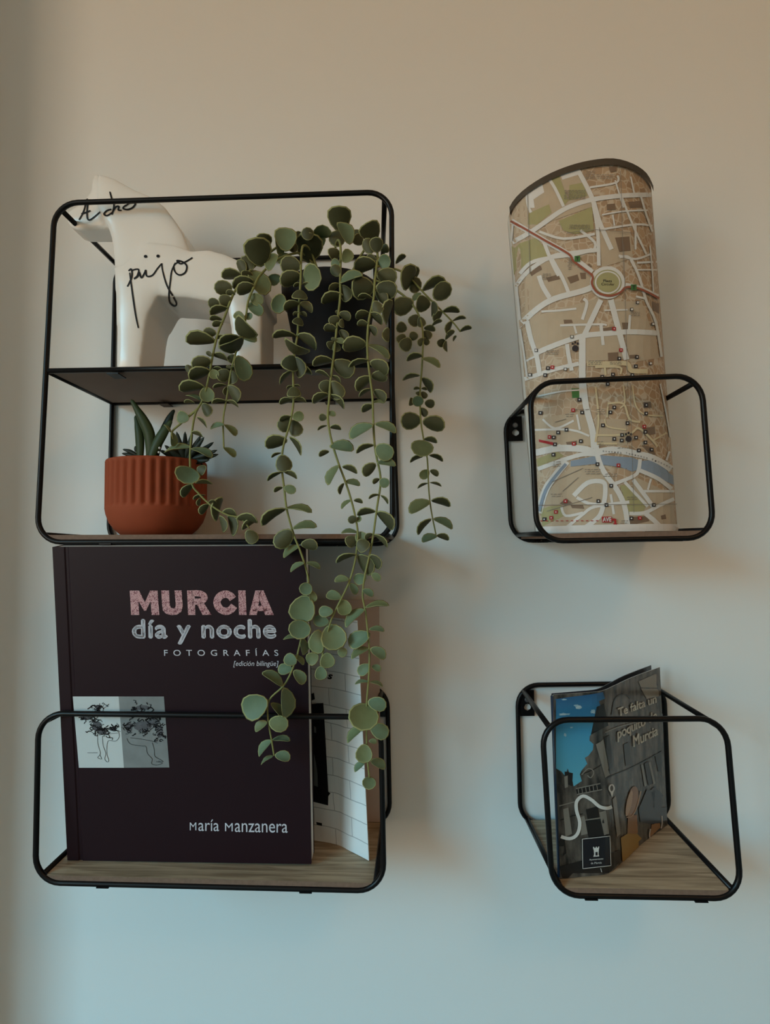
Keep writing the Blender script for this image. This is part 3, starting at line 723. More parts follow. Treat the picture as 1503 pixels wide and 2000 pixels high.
# front cover with the hinge groove near the spine
fc = MB(); us = [-0.5, -0.5 + 0.002, -0.452, -0.447, -0.438, -0.433, 0.5]; ds = [0.0008, 0, 0, 0.0009, 0.0009, 0, 0]
n = len(us)
for h in (0, 1):
    for u, d in zip(us, ds): fc.v.append(B3(u, h, d))
    for u in us: fc.v.append(B3(u, h, 0.0028))
for i in range(n - 1):
    fc.f += [[i, i + 1, 2 * n + i + 1, 2 * n + i], [n + i + 1, n + i, 3 * n + i, 3 * n + i + 1], [2 * n + i, 2 * n + i + 1, 3 * n + i + 1, 3 * n + i], [i + 1, i, n + i, n + i + 1]]
fc.f += [[0, 2 * n, 3 * n, n], [n - 1, 2 * n - 1, 4 * n - 1, 3 * n - 1]]
fc.m = [0] * len(fc.f)
front_cover = fc.build('front_cover', M_plum, bk)
MB().hexa(bslab(-0.5, 0.5, 0, 1, TH - 0.0028, TH)).build('back_cover', M_plum, bk)
MB().hexa(bslab(-0.5, -0.492, 0, 1, 0.0028, TH - 0.0028)).build('spine', M_plum, bk)
MB().hexa(bslab(-0.492, 0.4985, 0.004, 0.9985, 0.0029, TH - 0.0029)).build('pages', M_page, bk)
bs = Surface([B3(u, h, 0) for u, h in ((-.5, 0), (.5, 0), (.5, 1), (-.5, 1))], [(0, 1, 2, 3)])
b5 = (50, 1040, 2.505); b7 = (50, 1330, 3.7575); b8 = (400, 1500, 3.7575)
def QZ(crop, *pts): return [Z(crop, *p) for p in pts]
def make_pink():
    m, n, l, b = nodes_of('pink_title')
    tc = n.new('ShaderNodeTexCoord'); t = n.new('ShaderNodeTexNoise'); t.inputs['Scale'].default_value = 420; t.inputs['Detail'].default_value = 1; t.inputs['Distortion'].default_value = 2.5
    r = n.new('ShaderNodeValToRGB'); r.color_ramp.interpolation = 'CONSTANT'; r.color_ramp.elements[0].color = (0.20, 0.05, 0.07, 1); r.color_ramp.elements[1].position = 0.44; r.color_ramp.elements[1].color = (0.60, 0.33, 0.34, 1)
    l.new(tc.outputs['Object'], t.inputs['Vector']); l.new(t.outputs[0], r.inputs[0]); l.new(r.outputs[0], b.inputs['Base Color']); b.inputs['Roughness'].default_value = 0.5
    return m
def lettering(surf, parent, m, items, off=0.0004, name='lettering', label=None):
    for body, quad, kw in items:
        mb = MB(); surf.text(mb, body, quad, off, **kw)
        o = mb.build(name, m, parent)
        if label: o['label'] = label
M_pink = make_pink()
def glyph(fills=(), strokes=()):
    mb = MB()
    for f_ in fills: bs.fill(mb, [Z(b5, *q) for q in f_], 0.0004, step=40)
    for w_, st in strokes: bs.ribbon(mb, [Z(b5, *q) for q in st], w_ / 2.505, 0.0004, step=6)
    mb.build('title_letter', M_pink, bk)
glyph([[(510, 284), (556, 284), (584, 340), (610, 284), (646, 284), (655, 403), (617, 403), (612, 335), (590, 382), (580, 382), (553, 335), (557, 403), (517, 403)]])
glyph([[(664, 283), (702, 283), (706, 355), (712, 368), (724, 371), (733, 366), (735, 355), (729, 283), (764, 283), (769, 362), (761, 388), (742, 401), (714, 404), (687, 397), (672, 380), (668, 350)]])
glyph([[(790, 283), (826, 283), (831, 403), (795, 403)], [(836, 345), (868, 338), (909, 402), (866, 403)]], [(30, [(812, 297), (850, 298), (872, 308), (875, 322), (858, 336), (816, 338)])])
glyph((), [(36, [(1014, 325), (1000, 308), (975, 301), (948, 314), (936, 343), (951, 373), (978, 385), (1003, 378), (1020, 358)])])
glyph([[(1040, 283), (1076, 283), (1081, 403), (1044, 403)]])
glyph([[(1124, 283), (1152, 283), (1131, 403), (1093, 403)], [(1128, 283), (1164, 283), (1214, 403), (1172, 403)], [(1118, 358), (1178, 358), (1186, 384), (1112, 384)]])
lettering(bs, bk, M_lilac, [('día y noche', QZ(b5, (524, 427), (1220, 427), (1224, 543), (526, 543)), dict(fat=1.7, space=1.08))])
lettering(bs, bk, M_lilac, [('FOTOGRAFÍAS', QZ(b5, (677, 566), (1234, 566), (1237, 603), (678, 603)), dict(space=2.0, bold=0.004)),
                            ('[edición bilingüe]', QZ(b5, (1016, 628), (1237, 628), (1238, 660), (1016, 660)), dict(shear=0.2))])
lettering(bs, bk, M_lilac, [('M', QZ(b7, (1205, 1037), (1253, 1037), (1253, 1094), (1205, 1094)), {}), ('aría', QZ(b7, (1268, 1014), (1420, 1016), (1420, 1101), (1268, 1099)), {}),
                            ('M', QZ(b8, (148, 402), (205, 403), (205, 463), (148, 462)), {}), ('anzanera', QZ(b8, (220, 402), (607, 408), (607, 474), (220, 468)), {})])
pc = MB(); bs.fill(pc, QZ(b7, (347, 113), (683, 113), (722, 636), (392, 636)), 0.0003, step=40); pic1 = pc.build('cover_picture', mat('pale_grey_print', (0.60, 0.63, 0.63), 0.5, 0.3), bk)
pc = MB(); bs.fill(pc, QZ(b7, (683, 113), (1015, 113), (1055, 634), (722, 636)), 0.0003, step=40); pic2 = pc.build('cover_picture', mat('mid_grey_print', (0.23, 0.24, 0.24), 0.5, 0.3, var=0.25, vscale=60), bk)
M_wash = mat('grey_wash', (0.10, 0.10, 0.11), 0.6, var=0.6, vscale=150)
rnd = random.Random(3)
def scribble(mb, cx, cy, rx, ry, nst, w, off):
    for i in range(nst):
        a = rnd.uniform(0, 6.28); r = sqrt(rnd.random()); x = cx + rx * r * cos(a); y = cy + ry * r * sin(a); P = []
        for j in range(5):
            P.append(Z(b7, x, y)); x += rnd.uniform(-22, 22); y += rnd.uniform(-16, 16)
        bs.ribbon(mb, P, w * rnd.uniform(0.5, 1.6), off, step=4)
for pic, blobs, lines in ((pic1, [(535, 190, 45, 26), (450, 265, 70, 35), (525, 330, 60, 60), (560, 375, 60, 30), (640, 350, 45, 25)],
   [[(530, 400), (532, 460), (550, 530), (530, 560), (560, 570), (545, 540)], [(565, 400), (570, 470), (590, 530), (582, 570), (600, 592), (612, 580), (598, 530), (606, 440), (660, 440), (688, 410), (684, 370)], [(455, 525), (530, 525)], [(540, 395), (600, 388), (680, 380)]]),
  (pic2, [(860, 195, 85, 30), (760, 340, 40, 70), (860, 330, 110, 60), (985, 370, 40, 75), (940, 300, 70, 45)],
   [[(745, 420), (770, 460), (850, 475), (885, 480), (895, 530), (930, 570), (925, 605), (965, 615), (1005, 600), (960, 590)], [(930, 450), (945, 500), (950, 550), (990, 575), (1010, 590), (975, 585)], [(770, 415), (850, 425), (930, 440), (970, 455)]])):
    mw = MB(); mi_ = MB()
    for (x, y, rx, ry) in blobs:
        bs.ellipse(mw, *Z(b7, x, y), rx / 3.7575 * 0.62, ry / 3.7575 * 0.62, 0.00038, n=12)
        scribble(mi_, x, y, rx, ry, 16, 1.3, 0.0005)
    for L_ in lines: bs.ribbon(mi_, [Z(b7, *q) for q in L_], 0.75, 0.00055, step=3)
    mw.build('ink_wash', M_wash, pic); mi_.build('ink_lines', M_ink, pic)

# ------------------------------------------------------------------ leaflets behind the book
def make_brick():
    m, n, l, b = nodes_of('white_brick_print')
    uv = n.new('ShaderNodeUVMap'); t = n.new('ShaderNodeTexBrick'); mp = n.new('ShaderNodeMapping')
    mp.inputs['Scale'].default_value = (1, 1, 1)
    t.inputs['Color1'].default_value = (0.74, 0.76, 0.77, 1); t.inputs['Color2'].default_value = (0.80, 0.81, 0.81, 1); t.inputs['Mortar'].default_value = (0.38, 0.40, 0.42, 1)
    t.inputs['Scale'].default_value = 1.0; t.inputs['Mortar Size'].default_value = 0.0007; t.inputs['Mortar Smooth'].default_value = 0.8; t.inputs['Brick Width'].default_value = 0.05; t.inputs['Row Height'].default_value = 0.0185
    ns = n.new('ShaderNodeTexNoise'); ns.inputs['Scale'].default_value = 30; mxv = n.new('ShaderNodeMixRGB'); mxv.inputs[0].default_value = 0.004
    l.new(uv.outputs[0], ns.inputs['Vector']); l.new(uv.outputs[0], mxv.inputs[1]); l.new(ns.outputs['Color'], mxv.inputs[2]); l.new(mxv.outputs[0], t.inputs['Vector'])
    l.new(t.outputs['Color'], b.inputs['Base Color']); b.inputs['Roughness'].default_value = 0.5
    return m
M_brick = make_brick(); M_paper = mat('white_paper', (0.76, 0.77, 0.77), 0.7, 0.2)
pr_ = on_board(shB, 720, 1682); pm_ = on_board(shB, 640, 1652)
pl_ = pr_ + (pm_ - pr_) * 2.2; pl_.y = max(min(pl_.y, -0.03), -0.060)
pl_ = Vector((-0.150, -0.048, board_z(shB, -0.15)))
pmid = Vector((-0.085, -0.062, board_z(shB, -0.085)))
lf = empty('leaflet', (pmid.x, pmid.y, pmid.z), 'white leaflet with pale brick print standing open beside plum book', 'leaflet')
def sheet(path, h, th, lean=Vector((0, 0, 0)), name='sheet', mats=None, parent=None, uv=True, nz=8):
    """upright sheet over a bottom polyline: front and back skins plus edges"""
    P = smooth_path(path, 5); n = len(P); cum = [0]
    for a, b in zip(P, P[1:]): cum.append(cum[-1] + (b - a).length)
    v = []; f = []; mi = []; uvs = []
    for side in (0, 1):
        for k in range(nz + 1):
            for i, q in enumerate(P):
                t = (P[min(i + 1, n - 1)] - P[max(i - 1, 0)]).normalized(); nn = Vector((t.y, -t.x, 0)).normalized()
                if nn.y > 0: nn = -nn
                hh = h(i / (n - 1)) if callable(h) else h
                v.append(q + Vector((0, 0, hh * k / nz + 0.0004)) + lean * (k / nz) - nn * (th * side)); uvs.append((cum[i], hh * k / nz))
    N = (nz + 1) * n
    for k in range(nz):
        for i in range(n - 1):
            a = k * n + i
            f.append([a, a + 1, a + n + 1, a + n]); mi.append(0); f.append([N + a + 1, N + a, N + a + n, N + a + n + 1]); mi.append(1)
    for i in range(n - 1):
        f.append([i + 1, i, N + i, N + i + 1]); mi.append(1); a = nz * n + i; f.append([a, a + 1, N + a + 1, N + a]); mi.append(1)
    for k in range(nz):
        a = k * n; f.append([a, a + n, N + a + n, N + a]); mi.append(1); a = k * n + n - 1; f.append([a + n, a, N + a, N + a + n]); mi.append(1)
    o = build(name, v, f, mats, parent, False, mi)
    me = o.data; ul = me.uv_layers.new(name='UVMap')
    for lp in me.loops: ul.data[lp.index].uv = uvs[lp.vertex_index]
    return o, Surface(v[:N], [q for q, m_ in zip(f, mi) if m_ == 0 and max(q) < N]), (v, f)
ptop = aty(697, 1213, pr_.y)
lean = Vector((ptop.x - pr_.x, 0, 0)); ph_ = ptop.z - pr_.z
o_, page_s, _ = sheet([pl_, pmid, (pmid + pr_) / 2 + Vector((0.001, 0.001, 0)), pr_], ph_, 0.0007, lean, 'front_page', [M_brick, M_paper], lf)
o_, _, _ = sheet([pl_ + Vector((-0.001, 0.002, 0)), pmid + Vector((-0.002, 0.014, 0)), Vector((-0.052, -0.045, pr_.z))], ph_ * 0.98, 0.0012, lean, 'back_page', [M_paper, M_paper], lf)
s7 = (560, 1160, 3.5727)
pk = MB()
for poly in ([(150, 770), (255, 760), (262, 860), (275, 1100), (290, 1380), (305, 1390), (290, 1410), (288, 1475), (150, 1440)], [(205, 1590), (245, 1598), (246, 1618), (210, 1610)], [(160, 700), (190, 690), (196, 735), (165, 745)]):
    page_s.fill(pk, [Z(s7, *q) for q in poly], 0.0004, step=8)
page_s.text(pk, 's', QZ(s7, (285, 558), (322, 562), (318, 598), (283, 592)), 0.0004, bold=0.03, shear=0.2)
pk.build('print', M_ink, lf)
pk = MB()
for poly in ([(190, 920), (205, 930), (206, 970), (192, 965)], [(190, 1110), (205, 1180), (215, 1250), (218, 1345), (190, 1335)]):
    page_s.fill(pk, [Z(s7, *q) for q in poly], 0.0007, step=8)
pk.build('print', mat('grey_print', (0.10, 0.11, 0.11), 0.6), lf)
tr_ = aty(740, 1171, -0.012); tl_ = aty(617, 1175, -0.012)
zb = board_z(shB, -0.08)
tanb = empty('booklet', (-0.09, -0.012, zb), 'plain beige booklet standing flat against the wall behind leaflet', 'booklet')
def tslab(x0, x1, y0, y1, h):
    vs = []
    for z in (0, 1):
        for x, y in ((x0, y0), (x1, y0), (x1, y1), (x0, y1)): vs.append(Vector((x + 0.002 * z, y, board_z(shB, x) + 0.0004 + z * h)))
    return vs
hb_ = tr_.z - zb
MB().hexa(tslab(-0.155, tr_.x - 0.002, -0.0150, -0.0142, hb_)).build('front_cover', M_tan, tanb)
MB().hexa(tslab(-0.155, tr_.x - 0.002, -0.0120, -0.0112, hb_)).build('back_cover', M_tan, tanb)
MB().hexa(tslab(-0.154, tr_.x - 0.003, -0.0141, -0.0121, hb_ - 0.001)).build('pages', M_page, tanb)

# ------------------------------------------------------------------ curled city map
def make_map():
    m, n, l, b = nodes_of('city_map_print')
    uv = n.new('ShaderNodeUVMap'); sep = n.new('ShaderNodeSeparateXYZ'); l.new(uv.outputs[0], sep.inputs[0])
    nz = n.new('ShaderNodeTexNoise'); nz.inputs['Scale'].default_value = 30; mv = n.new('ShaderNodeMixRGB'); mv.inputs[0].default_value = 0.012
    l.new(uv.outputs[0], nz.inputs['Vector']); l.new(uv.outputs[0], mv.inputs[1]); l.new(nz.outputs['Color'], mv.inputs[2])
    mp = n.new('ShaderNodeMapping'); mp.inputs['Rotation'].default_value = (0, 0, 0.35); l.new(mv.outputs[0], mp.inputs[0])
    def vor(feature, scale, dist='CHEBYCHEV'):
        t = n.new('ShaderNodeTexVoronoi'); t.feature = feature; t.inputs['Scale'].default_value = scale
        if feature != 'DISTANCE_TO_EDGE': t.distance = dist
        t.inputs['Randomness'].default_value = 0.6
        l.new(mp.outputs[0], t.inputs['Vector']); return t
    cell = vor('F1', 120); edge = vor('DISTANCE_TO_EDGE', 120)
    r = n.new('ShaderNodeValToRGB'); r.color_ramp.elements[0].color = (0.40, 0.29, 0.20, 1); r.color_ramp.elements[1].color = (0.58, 0.45, 0.33, 1)
    l.new(cell.outputs['Color'], r.inputs[0])
    # old town to the right is browner, west side paler
    gr = n.new('ShaderNodeMapRange'); gr.inputs['From Min'].default_value = 0.09; gr.inputs['From Max'].default_value = 0.24; l.new(sep.outputs['X'], gr.inputs[0])
    mx = n.new('ShaderNodeMixRGB'); mx.blend_type = 'MULTIPLY'; mx.inputs[2].default_value = (0.86, 0.70, 0.55, 1); l.new(gr.outputs[0], mx.inputs[0]); l.new(r.outputs[0], mx.inputs[1])
    er = n.new('ShaderNodeMapRange'); er.inputs['From Min'].default_value = 0.03; er.inputs['From Max'].default_value = 0.07; er.inputs['To Min'].default_value = 0.75; er.inputs['To Max'].default_value = 0.0
    l.new(edge.outputs['Distance'], er.inputs[0])
    m2 = n.new('ShaderNodeMixRGB'); m2.inputs[2].default_value = (0.62, 0.53, 0.42, 1); l.new(er.outputs[0], m2.inputs[0]); l.new(mx.outputs[0], m2.inputs[1])
    l.new(m2.outputs[0], b.inputs['Base Color']); b.inputs['Roughness'].default_value = 0.5; b.inputs['Specular IOR Level'].default_value = 0.25
    return m
M_map = make_map(); M_mapback = mat('map_back', (0.66, 0.64, 0.60), 0.8)
mzt = board_z(shC, 0.21) + 0.0004
mpe = empty('city_map', (0.215, -0.09, mzt), 'curled paper city map standing upright in wire shelf', 'map')
top_px = [(992, 436), (998, 405), (1020, 376), (1060, 348), (1105, 328), (1150, 316), (1195, 312), (1232, 322), (1258, 340), (1271, 364)]
top_px = smooth_path([Vector((*q, 0)) for q in top_px], 3); NU = len(top_px); NV = 36
topP = []; botP = []
for i, q in enumerate(top_px):
    s_ = i / (NU - 1); k = 2 * s_ - 1
    ytop = -0.116 + (0.078 if k < 0 else 0.064) * (1 - sqrt(max(0.0, 1 - min(1, abs(k)) ** 2.3)))
    topP.append(aty(q.x, q.y, ytop))
    bx_ = 1046 + (1323 - 1046) * (0.5 + 0.5 * sin(k * pi / 2 * 0.86) / sin(pi / 2 * 0.86))
    ybot = -0.112 + 0.036 * k * k
    qb = aty(bx_, 1043, ybot); botP.append(Vector((qb.x, ybot, mzt)))
mv_, mf, muv = [], [], []
cum = [0]
for a, b in zip(topP, topP[1:]): cum.append(cum[-1] + (b - a).length)
for side in (0, 1):
    for j in range(NV + 1):
        for i in range(NU):
            p_ = botP[i].lerp(topP[i], j / NV)
            t_ = (botP[min(i + 1, NU - 1)] + topP[min(i + 1, NU - 1)] - botP[max(i - 1, 0)] - topP[max(i - 1, 0)]).normalized()
            nn = Vector((-t_.y, t_.x, 0)).normalized(); nn = nn if nn.y > 0 else -nn
            mv_.append(p_ + nn * 0.0008 * side); muv.append((cum[i], j / NV * 0.385))
NN = NU * (NV + 1); mmi = []
for j in range(NV):
    for i in range(NU - 1):
        a = j * NU + i
        mf.append([a, a + 1, a + NU + 1, a + NU]); mmi.append(0); mf.append([NN + a + 1, NN + a, NN + a + NU, NN + a + NU + 1]); mmi.append(1)
for i in range(NU - 1):
    a = NV * NU + i; mf.append([a, a + 1, NN + a + 1, NN + a]); mmi.append(1); mf.append([i + 1, i, NN + i, NN + i + 1]); mmi.append(1)
for j in range(NV):
    a = j * NU; mf.append([a, a + NU, NN + a + NU, NN + a]); mmi.append(1); a += NU - 1; mf.append([a + NU, a, NN + a, NN + a + NU]); mmi.append(1)
mo = build('sheet', mv_, mf, [M_map, M_mapback], mpe, True, mmi)
ul = mo.data.uv_layers.new(name='UVMap')
for lp in mo.data.loops: ul.data[lp.index].uv = muv[lp.vertex_index]
ms = Surface(mv_[:NN], [q for q, m_ in zip(mf, mmi) if m_ == 0])
m1 = (960, 290, 4.294); m2 = (980, 480, 4.42); m3 = (970, 720, 3.34); m8 = (1030, 850, 4.848)
pr_mats = {'road': mat('map_road', (0.72, 0.71, 0.70), 0.6), 'cream': mat('map_cream_road', (0.66, 0.55, 0.36), 0.6), 'park': mat('map_park', (0.40, 0.37, 0.19), 0.6, var=0.1, vscale=60), 'river': mat('map_river', (0.27, 0.33, 0.42), 0.6),
           'block': mat('map_block', (0.52, 0.42, 0.31), 0.6, var=0.12, vscale=70), 'brown': mat('map_building', (0.22, 0.15, 0.105), 0.6), 'tram': mat('map_tram', (0.33, 0.10, 0.06), 0.6), 'dark': mat('map_dark', (0.035, 0.03, 0.035), 0.6),
           'red': mat('map_red', (0.42, 0.03, 0.035), 0.6), 'green': mat('map_green', (0.07, 0.20, 0.06), 0.6), 'grey': mat('map_label_grey', (0.22, 0.20, 0.18), 0.6), 'border': mat('map_border', (0.075, 0.058, 0.042), 0.6), 'white': mat('map_margin', (0.74, 0.72, 0.71), 0.6)}
PB = {k: MB() for k in pr_mats}
def mfill(k, crop, *pts, off=0.0004):
    mb = MB(); ms.fill(mb, [Z(crop, *p) for p in pts], off)
    if mb.f: mb.build('map_print', pr_mats[k], mpe)
def mroad(k, crop, w, *pts, off=0.0008, smooth=True): ms.ribbon(PB[k], [Z(crop, *p) for p in pts], w, off, smooth=smooth)
def msq(k, crop, x, y, s=5.5, off=0.0014):
    X, Y = Z(crop, x, y); ms.put(PB[k], [(X - s / 2, Y - s / 2), (X + s / 2, Y - s / 2), (X + s / 2, Y + s / 2), (X - s / 2, Y + s / 2)], [(0, 1, 2, 3)], off)
# districts
mfill('block', m1, (330, 300), (700, 160), (820, 400), (870, 480), (300, 680), (150, 600))
mfill('block', m2, (110, 330), (420, 90), (770, 250), (770, 400), (440, 470), (170, 640))
mfill('block', m2, (240, 620), (840, 450), (700, 780), (260, 940))
mfill('block', m2, (720, 800), (1010, 760), (1060, 980), (720, 1000))
mfill('block', m2, (1060, 770), (1320, 770), (1350, 970), (1100, 1010))
mfill('block', m2, (960, 480), (1200, 480), (1290, 730), (1030, 740))
mfill('block', m1, (900, 700), (1160, 690), (1180, 920), (920, 1000))
mfill('block', m3, (290, 850), (480, 640), (650, 630), (860, 900), (840, 1035), (290, 1035))
mfill('block', m3, (890, 700), (1140, 820), (1165, 1035), (870, 1035))
mfill('block', m3, (250, 330), (600, 270), (625, 500), (260, 520))
mfill('block', m3, (640, 330), (840, 330), (850, 500), (640, 500))
P_ = 0.0006
mfill('park', m1, (170, 820), (370, 750), (440, 830), (480, 900), (330, 960), (190, 1060), off=P_)
mfill('park', m1, (560, 610), (840, 490), (852, 690), (700, 720), (600, 690), off=P_)
mfill('park', m1, (310, 545), (480, 470), (500, 540), (380, 640), (300, 640), off=P_)
mfill('park', m1, (480, 240), (560, 220), (640, 440), (600, 490), off=P_); mfill('park', m1, (650, 310), (760, 290), (800, 400), (640, 440), off=P_)
mfill('white', m1, (560, 192), (700, 160), (730, 222), (590, 265), off=P_); mfill('white', m1, (300, 350), (420, 290), (440, 370), (350, 430), (360, 500), (310, 500), off=P_)
mfill('park', m3, (800, 760), (850, 760), (965, 900), (950, 942), (860, 945), off=P_); mfill('park', m3, (258, 590), (390, 540), (440, 570), (272, 640), off=P_); mfill('park', m3, (287, 905), (420, 890), (440, 960), (300, 1030), off=P_)
mfill('green', m3, (485, 130), (550, 130), (553, 190), (490, 192), off=0.0005)
mfill('river', m3, (480, 602), (640, 570), (670, 565), (880, 580), (930, 602), (1000, 598), (1090, 650), (1145, 700), (1150, 760), (1060, 720), (935, 655), (880, 672), (800, 642), (640, 622), (480, 640), off=0.0007)
for q in (((1030, 750), (1150, 740), (1160, 860), (1065, 870)), ((330, 1040), (400, 980), (420, 1020), (340, 1065)), ((960, 470), (1030, 465), (1035, 515), (965, 520)), ((1140, 450), (1250, 440), (1255, 500), (1160, 500)), ((980, 160), (1040, 155), (1040, 195), (990, 200))):
    mfill('brown', m1, *q, off=P_)
for q in (((858, 715), (980, 695), (985, 740), (863, 752)), ((1030, 665), (1095, 665), (1105, 735), (1042, 740)), ((910, 925), (1000, 920), (1005, 992), (915, 998)), ((700, 190), (750, 155), (775, 180), (735, 212)), ((560, 275), (650, 250), (665, 300), (590, 330)), ((670, 235), (720, 235), (722, 290), (680, 290)), ((530, 640), (600, 640), (610, 668), (535, 675)), ((245, 235), (335, 175), (345, 205), (255, 265)), ((380, 280), (480, 250), (500, 290), (400, 315)), ((1290, 480), (1350, 500), (1350, 590), (1300, 560)), ((1095, 945), (1165, 940), (1165, 970), (1100, 975))):
    mfill('brown', m2, *q, off=P_)
for q in (((950, 390), (1025, 378), (1030, 428), (960, 436)), ((872, 968), (980, 960), (990, 995), (870, 1022)), ((940, 500), (1000, 510), (1035, 560), (1000, 565)), ((950, 220), (1000, 215), (1005, 255), (955, 258)), ((450, 480), (520, 470), (520, 505), (460, 510)), ((760, 620), (840, 640), (845, 655), (770, 640)), ((480, 890), (560, 890), (570, 915), (490, 910)), ((410, 880), (450, 845), (490, 875), (450, 895)), ((1065, 960), (1095, 950), (1100, 980), (1070, 985))):
    mfill('brown', m3, *q, off=P_)
# streets
for w, p in ((9, ((700, 150), (830, 400), (900, 620), (1000, 850))), (7, ((850, 480), (885, 700), (895, 985))), (9, ((150, 800), (300, 720), (420, 640), (560, 540), (680, 480), (850, 430), (1080, 400), (1330, 390))), (6, ((460, 230), (530, 340), (600, 490))), (5, ((290, 290), (300, 460), (330, 540))), (7, ((430, 770), (500, 950), (560, 1070))), (7, ((240, 1050), (330, 960), (480, 920), (700, 890), (840, 850))), (10, ((140, 590), (300, 690), (450, 780), (640, 890), (840, 1040))),
             (4, ((1080, 400), (1180, 650), (1290, 890))), (3, ((920, 560), (1100, 530), (1300, 520))), (4, ((930, 680), (1200, 640), (1340, 650))), (4, ((1060, 900), (1200, 930), (1320, 890))), (4, ((1160, 940), (1230, 1070))), (4, ((820, 330), (1040, 290), (1050, 230))), (3, ((1030, 270), (1100, 500))), (5, ((860, 720), (600, 760), (400, 700))), (4, ((1200, 640), (1200, 850))), (3, ((1160, 240), (1190, 390))), (4, ((1240, 390), (1290, 560), (1340, 700))), (4, ((180, 640), (170, 780))), (3, ((1010, 560), (1025, 650))), (5, ((740, 690), (860, 790), (850, 860)))):
    mroad('road', m1, w, *p)
for w, p in ((11, ((150, 690), (300, 550), (450, 460), (700, 390), (790, 350))), (8, ((130, 340), (230, 220), (420, 100), (640, 60), (820, 40))), (10, ((850, 470), (770, 640), (700, 790))), (11, ((935, 470), (1000, 720), (1070, 985))), (10, ((290, 930), (480, 850), (700, 780), (900, 760), (1100, 745), (1330, 755))), (13, ((690, 800), (690, 1000), (690, 1150), (695, 1330))), (9, ((220, 650), (250, 800), (300, 950), (325, 1100))), (9, ((320, 260), (350, 350), (410, 450))), (7, ((420, 100), (520, 280), (570, 400))), (4, ((160, 720), (190, 900), (220, 1130))), (8, ((560, 850), (575, 960), (600, 1080))), (8, ((200, 1150), (450, 1070), (660, 1020))), (6, ((850, 680), (870, 860))), (5, ((1010, 100), (1100, 110), (1180, 280), (1240, 480), (1320, 660), (1370, 960))), (8, ((1060, 340), (1180, 365), (1340, 440))), (4, ((620, 690), (640, 760))), (6, ((700, 460), (730, 500), (690, 640))), (4, ((340, 570), (500, 560), (640, 545))), (4, ((500, 690), (840, 680), (900, 690))), (5, ((1100, 600), (1090, 740))), (4, ((1160, 150), (1330, 140))), (3, ((1160, 210), (1330, 210))), (3, ((1270, 0), (1290, 220), (1300, 400))), (4, ((200, 1000), (300, 950))), (3, ((880, 560), (1080, 555))), (5, ((130, 350), (160, 640))), (4, ((1150, 440), (1240, 460)))):
    mroad('road', m2, w, *p)
for w, p in ((13, ((250, 550), (400, 520), (560, 525), (640, 545), (760, 530), (900, 555), (1000, 580), (1080, 620), (1142, 665))), (8, ((270, 655), (450, 590), (560, 560), (650, 560))), (10, ((645, 500), (660, 590), (700, 680), (780, 790), (830, 900), (850, 1030))), (7, ((930, 590), (920, 660), (890, 700), (770, 750))), (12, ((560, 90), (580, 250), (620, 400), (632, 520))), (8, ((930, 665), (1050, 720), (1152, 800))), (8, ((885, 725), (1000, 880), (1010, 900))), (6, ((830, 740), (980, 900))), (9, ((500, 830), (590, 745), (690, 740), (705, 800), (690, 900), (660, 970), (570, 1040))), (6, ((450, 1040), (560, 950), (640, 900), (860, 870))), (7, ((860, 945), (960, 940), (1060, 890), (1150, 850))), (9, ((965, 945), (1020, 990), (1065, 1035))), (6, ((520, 840), (600, 880), (700, 885))), (13, ((455, 605), (380, 700), (320, 790), (275, 940))), (5, ((740, 820), (760, 950))), (5, ((420, 900), (450, 960), (560, 940))), (4, ((1000, 720), (980, 790))), (5, ((950, 800), (1150, 800))), (4, ((300, 330), (380, 390), (500, 340))), (4, ((250, 400), (480, 400), (600, 440))), (5, ((400, 500), (500, 530))), (4, ((520, 300), (540, 400))), (3, ((270, 180), (420, 150), (540, 140))), (4, ((1100, 600), (1140, 480))), (3, ((1060, 100), (1100, 300), (1130, 480)))):
    mroad('road', m3, w, *p)
mroad('river', m3, 6, (450, 622), (380, 705), (320, 795), (280, 930), off=0.0011)
for w, p in ((9, ((730, 1020), (900, 1020), (1070, 1020), (1110, 1080), (1250, 1085))), (4, ((800, 1050), (1010, 1050), (1015, 1110))), (4, ((880, 1030), (890, 1120)))):
    mroad('cream', m2, w, *p, off=0.001)
for w, p in ((4, ((640, 120), (660, 330), (640, 480))), (4, ((640, 435), (850, 430), (920, 390), (1010, 470), (1040, 510))), (4, ((720, 230), (820, 230), (860, 330), (930, 350))), (3, ((700, 330), (720, 380), (840, 400))), (3, ((820, 110), (830, 220), (800, 260))), (3, ((880, 110), (900, 240), (960, 300), (1080, 310))), (4, ((650, 490), (780, 490))), (3, ((1010, 470), (1100, 420))), (3, ((720, 250), (715, 320)))):
    mroad('cream', m3, w, *p, off=0.001)
# traffic circle and tram
pcx_, pcy_ = Z(m2, 905, 322)
ms.ellipse(PB['road'], pcx_, pcy_, 34, 32, 0.0011, n=28); ms.ellipse(PB['park'], pcx_, pcy_, 27, 25, 0.0013, n=28); ms.ellipse(PB['road'], pcx_, pcy_, 25, 22.5, 0.0015, n=28); ms.ellipse(PB['park'], pcx_, pcy_, 22, 19.5, 0.0017, n=28)
mroad('tram', m1, 4.2, (140, 590), (300, 690), (450, 780), (640, 890), (680, 950), (760, 1010), (840, 1070), off=0.0016)
mroad('tram', m2, 4.2, (625, 150), (700, 205), (775, 270), (770, 335), (820, 410), (920, 438), (1010, 410), (1060, 365), (1150, 370), (1250, 410), (1360, 470), off=0.0018)
for x, y in ((645, 120), (1125, 365)): msq('green', m2, x, y, 11, 0.0019); ms.text(PB['dark'], 'T', QZ(m2, (x - 12, y - 14), (x + 12, y - 14), (x + 12, y + 16), (x - 12, y + 16)), 0.0022, bold=0.03)
